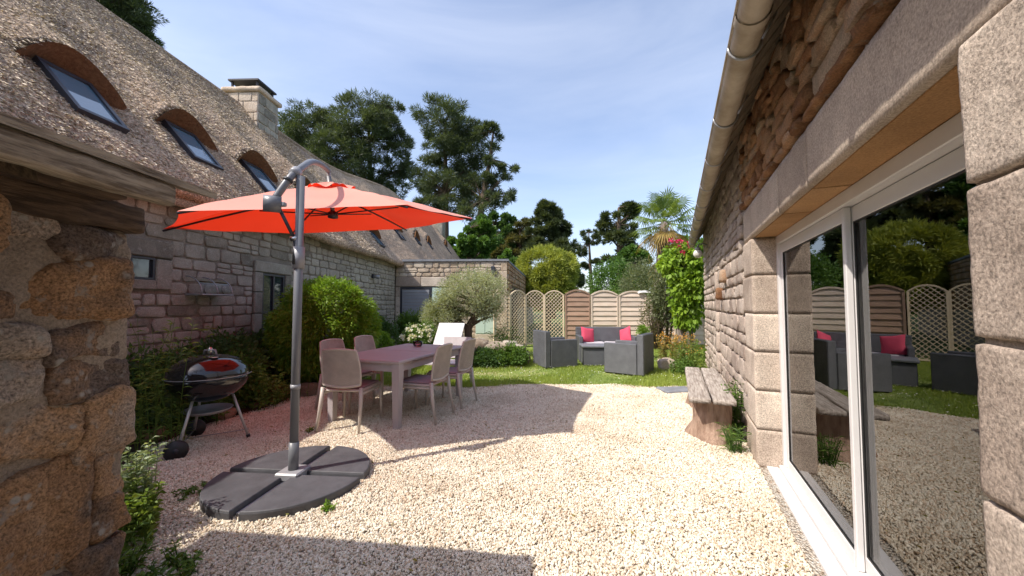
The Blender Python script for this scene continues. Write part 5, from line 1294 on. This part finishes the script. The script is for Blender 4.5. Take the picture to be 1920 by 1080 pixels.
# right-hand bed at the cottage's far corner
weed('orange and yellow flowering plants in the far right bed', (3.62, 8.4, .05), 60, .62, .38, .06, .02, 'lf_russet', 24, 'flowering_plant', .2, heads=('orange_petal', 6, .03, .035))
weed('green leafy plants at the cottage\'s far corner', (3.55, 7.55, .02), 50, .6, .28, .06, .022, 'lf_weed', 26, 'flowering_plant', .2, heads=('orange_petal', 2, .03, .03))
weed('low green plants before the far right bed', (3.25, 7.2, .02), 40, .3, .25, .05, .022, 'lf_mid', 22, 'flowering_plant', .3)
for i, (x, y, s_, lb) in enumerate(((3.18, 7.75, .3, 'whitish rock at the front of the right bed'), (3.35, 8.1, .26, 'second whitish rock of the right bed'), (3.05, 8.5, .2, 'small whitish rock behind the right bed'))):
    o = MB().rough((0, 0, 0), (s_, s_ * .8, s_ * .8), .06, .03, .03, i + 45, 6).build('bed_rock', 'granite', None, True, (x, y, s_ * .35)); tag(o, lb, 'rock', 'bed rocks')
# climbing vine at the end of the cottage
vn = thing('climbing_vine', 'lime-green climbing vine on the cottage\'s far corner', 'vine', (4.28, 9.35, 0))
mb = MB()
for k_ in range(4):
    x0 = rnd.uniform(-.2, .15); mb.tube([(x0 + .09 * math.sin(z * 2.2 + k_), .05 * math.cos(z * 2.5 + k_), z) for z in np.linspace(0, 2.6, 14)], [.055 - .0028 * i for i in range(14)], 7)
mb.build('trunk', 'bark_pale', vn, True)
Pv, Qv, Tv = [], [], []
for (c, rad, k_, per) in (((0, 0, 2.35), (.52, .35, .42), 80, 26), ((.12, -.1, 1.75), (.42, .3, .5), 70, 26), ((.05, -.05, 1.15), (.3, .28, .35), 34, 26)):
    C, P, q, tint = clumps(c, rad, k_, per, .15, 1, .4); Pv.append(P); Qv.append(q); Tv.append(tint)
P = np.concatenate(Pv); D = np.concatenate(Qv) + np.array([0, 0, -.5])
link('foliage', leaf_mesh('vine_foliage', P, D, .11, .10, 'lf_vine', .2, np.concatenate(Tv)), vn)
for q in range(14):
    c_ = np.array((rnd.uniform(-.45, .25), rnd.uniform(-.3, 0), rnd.uniform(2.55, 2.95)))
    P = np.repeat(c_[None], 10, 0) + rng.normal(0, .025, (10, 3)); link('blossom', leaf_mesh('magenta_blossom', P, rng.normal(size=(10, 3)), .06, .05, 'magenta_petal'), vn)
shrub('leafy_shrub', 'mixed green shrub hiding the foot of the palm', (4.55, 11.0, 0), (0, 0, 1.7), (.5, .4, .95), 150, 40, .17, .08, .035, 'lf_grey', stems=12, inner=.3)
shrub('bare_shrub', 'thin brownish shrub against the last fence panels', (4.35, 11.2, 0), (0, 0, 1.0), (.5, .4, .8), 90, 26, .16, .06, .025, 'lf_brown', stems=26, inner=.2)
shrub('grey_shrub', 'grey-green shrub rising above the fence left of the palm', (4.75, 13.4, 0), (0, 0, 2.0), (.85, .7, .95), 160, 46, .24, .09, .03, 'lf_grey', stems=16, inner=.3)
shrub('leafy_shrub', 'dark leafy shrub above the bleached fence panels', (4.2, 15.5, 0), (0, 0, 2.1), (1.0, .8, 1.1), 170, 50, .28, .10, .05, 'lf_broad', stems=9, inner=.4)
shrub('leafy_shrub', 'low green shrub behind the second bleached panel', (3.75, 14.2, 0), (0, 0, 1.4), (.6, .5, .6), 110, 40, .2, .08, .04, 'lf_mid', stems=6, inner=.4)
# fan palm
pm = thing('fan_palm', 'fan palm rising behind the cottage gutter', 'palm', (4.75, 11.5, 0))
tr_ = [(-.35, 0, 0), (-.25, 0, 1.5), (-.12, 0, 2.8), (0, 0, 3.9)]
MB().tube(tr_, [.16, .15, .15, .12], 12).build('trunk', 'bark_pale', pm, True)
hair = np.column_stack([rng.normal(-.08, .14, 900), rng.normal(0, .14, 900), rng.uniform(2.2, 3.9, 900)])
link('fibre', leaf_mesh('palm_fibre', hair, np.column_stack([rng.normal(0, .4, 900), rng.normal(0, .4, 900), -np.ones(900)]), .3, .012, 'lf_palm_dry'), pm)
for k_ in range(34):
    a = k_ * 2.399; el = R(82 - k_ * 4.1); dry = k_ > 27
    d = Vector((math.cos(a) * math.cos(el), math.sin(a) * math.cos(el), math.sin(el))); L0 = .62 * rnd.uniform(.85, 1.15)
    b0 = Vector((0, 0, 3.9)); hub_ = b0 + d * L0 + Vector((0, 0, -.08 * math.cos(el)))
    mb = MB().tube([b0, b0.lerp(hub_, .5) + Vector((0, 0, .03)), hub_], [.012, .009, .007], 5, False)
    sd_ = d.cross(Vector((0, 0, 1))); sd_ = sd_.normalized() if sd_.length > .1 else Vector((1, 0, 0)); up_ = sd_.cross(d)
    for j in range(26):
        f_ = R(-125 + 250 * j / 25); dirv = d * math.cos(f_) + sd_ * math.sin(f_); ln_ = .58 * (0.75 + .25 * math.cos(f_)) * rnd.uniform(.9, 1.08)
        wv_ = dirv.cross(up_).normalized() * .019; m1 = hub_ + dirv * ln_ * .55 + up_ * .03; tp = hub_ + dirv * ln_ + Vector((0, 0, -.16 * rnd.uniform(.6, 1.3)))
        mb.add([hub_, m1 + wv_, tp, m1 - wv_], [(0, 1, 2, 3)])
    me = mb.mesh('frond', 'lf_palm_dry' if dry else 'lf_palm'); at = me.attributes.new('tint', 'FLOAT', 'FACE'); at.data.foreach_set('value', rng.uniform(.1, 1, len(me.polygons)).astype(np.float32))
    link('frond', me, pm)

# ------------------------------------------------------------------ trees beyond the garden
def at(u, v, y):
    x_ = (u - 960) / 700; z_ = (540 - v) / 700; p_ = math.atan(31 / 700)
    yy = math.cos(p_) - z_ * math.sin(p_); zz = math.sin(p_) + z_ * math.cos(p_); t_ = y / yy
    return Vector((x_ * t_, y, 1.35 + zz * t_))
def far_tree(name, label, y, trunk_u, blobs, mat, leaf, width, per, kdens, bark='bark', squash=.48, tr=.5, group='trees behind the houses', crf=.165, inner=.25, up=.2, droop=0.0):
    """blobs (u, v, ru, rv): crown lobes measured on the photograph, set at their own distance y"""
    b0 = at(trunk_u, 571, y); base = Vector((b0.x, y, 0)); s_ = y / 700; crowns = []; topz = 0
    for (u, v, ru, rv) in blobs:
        c = at(u, v, y) - base; c.y += rnd.uniform(-1, 1) * ru * s_ * .5
        k_ = max(8, int(kdens * ru * rv / 1000)); crowns.append((tuple(c), (ru * s_, ru * s_ * .8, rv * s_), k_, per, crf * math.sqrt(ru * rv) * s_)); topz = max(topz, c.z + rv * s_ * .4)
    lean = crowns[0][0][0]
    tp = [(0, 0, 0), (lean * .2, 0, topz * .35), (lean * .55, 0, topz * .62), (lean * .85, 0, topz * .85), (lean, 0, topz)]
    return tree(name, label, tuple(base), tp, [tr, tr * .85, tr * .65, tr * .4, tr * .2], crowns, mat, leaf, width, bark, squash, 'tree', group, inner, droop, True, up)
far_tree('pine_tree', 'tall dark pine with broad crown behind the chimney', 46, 700, [(690, 250, 66, 64), (720, 222, 38, 36), (650, 305, 66, 56), (745, 295, 30, 60), (700, 345, 60, 30)], 'lf_pine', .60, .075, 120, 30)
far_tree('pine_tree', 'dark pine just right of the chimney, lower than its neighbour', 48, 590, [(590, 258, 54, 50), (550, 248, 30, 32), (625, 315, 50, 55), (575, 300, 40, 36)], 'lf_pine', .60, .075, 120, 30)
far_tree('pine_tree', 'tall dark pine with open branches right of the pine gap', 44, 835, [(835, 250, 58, 58), (880, 285, 48, 54), (805, 320, 36, 54), (850, 360, 60, 42), (800, 385, 40, 24)], 'lf_pine', .60, .075, 115, 28)
far_tree('pine_tree', 'ragged pine with long side branches pointing right', 41, 880, [(925, 320, 30, 20), (955, 322, 28, 12), (940, 372, 38, 15), (905, 350, 40, 34), (915, 258, 26, 30), (890, 400, 44, 22)], 'lf_pine', .55, .075, 110, 26)
far_tree('pine_tree', 'dark pine seen over the roof ridge at top left', 24, 150, [(215, 20, 74, 66), (250, 62, 46, 38), (170, -40, 70, 60)], 'lf_pine', .36, .05, 130, 34, tr=.35)
far_tree('cypress_tree', 'dark cypress with ragged top behind the round willow', 36, 1035, [(1035, 425, 34, 44), (1020, 395, 18, 16), (1050, 480, 34, 50), (1005, 450, 30, 36), (1060, 520, 30, 40)], 'lf_cypress', .5, .10, 260, 22, tr=.4, up=.5)
far_tree('cypress_tree', 'brownish green conifer left of the ragged cypress', 38, 975, [(975, 450, 34, 40), (950, 480, 30, 44)], 'lf_brown', .45, .10, 240, 20, tr=.4)
far_tree('cypress_tree', 'dark cypress left of the fan palm', 33, 1165, [(1160, 420, 32, 30), (1180, 395, 22, 14), (1165, 470, 34, 44), (1175, 520, 30, 40)], 'lf_cypress', .45, .09, 240, 20, tr=.4, up=.4)
far_tree('umbrella_pine', 'slim lone pine with bare trunk in the gap of sky', 46, 1110, [(1104, 440, 24, 11), (1114, 452, 18, 9), (1094, 456, 18, 8), (1092, 470, 12, 8), (1118, 492, 12, 5), (1094, 500, 10, 5), (1090, 520, 8, 4)], 'lf_pine', .4, .07, 150, 30, tr=.28)
far_tree('broadleaf_tree', 'fresh green tree beside the annex roof', 34, 880, [(880, 470, 44, 42), (905, 440, 34, 30), (865, 500, 34, 34)], 'lf_broad', .34, .2, 240, 18, squash=.9, tr=.3, inner=.4)
far_tree('broadleaf_tree', 'dark shaded tree behind the fresh green one', 39, 925, [(925, 430, 40, 32), (945, 465, 34, 40)], 'lf_dark', .36, .2, 240, 18, squash=.9, tr=.3, inner=.4)
far_tree('broadleaf_tree', 'small green tree between annex and round willow', 30, 955, [(952, 500, 26, 28), (940, 525, 26, 26)], 'lf_broad', .3, .18, 220, 18, squash=.9, tr=.2, inner=.4)
far_tree('round_willow', 'yellow-green round willow beyond the lattice fence', 20, 1028, [(1028, 508, 58, 44), (1030, 540, 52, 36)], 'lf_willow', .26, .04, 130, 70, squash=1.0, tr=.16, inner=.7, crf=.14, up=.1, group=None)
far_tree('broadleaf_tree', 'green tree left of the palm trunk', 24, 1195, [(1190, 500, 32, 40), (1175, 535, 34, 30), (1215, 530, 34, 34)], 'lf_broad', .26, .14, 230, 20, squash=.9, tr=.22, inner=.4)
far_tree('broadleaf_tree', 'leafy tree behind the cottage\'s far corner', 26, 1265, [(1262, 500, 36, 44), (1290, 480, 34, 50)], 'lf_mid', .28, .14, 200, 16, squash=.9, tr=.22, inner=.4)
far_tree('dead_tree', 'thin leafless sapling beside the slim lone pine', 44, 1127, [(1127, 520, 7, 20)], 'lf_brown', .25, .03, 6, 60, tr=.07)
# distant wood on the skyline
P = np.column_stack([rng.uniform(-70, 90, 14000), rng.uniform(70, 84, 14000), rng.uniform(0, 1, 14000)])
hz = np.array([1.6 + 1.5 * (0.5 + .5 * noise.noise(Vector((x * .12, 0, 0)))) + .5 * noise.noise(Vector((x * .6, 3, 0))) for x in P[:, 0]]); P[:, 2] *= hz
o = link('distant_wood', leaf_mesh('distant_wood', P, rng.normal(size=P.shape), 1.2, .8, 'lf_mid')); tag(o, 'low distant wood along the skyline', 'wood', kind='stuff')
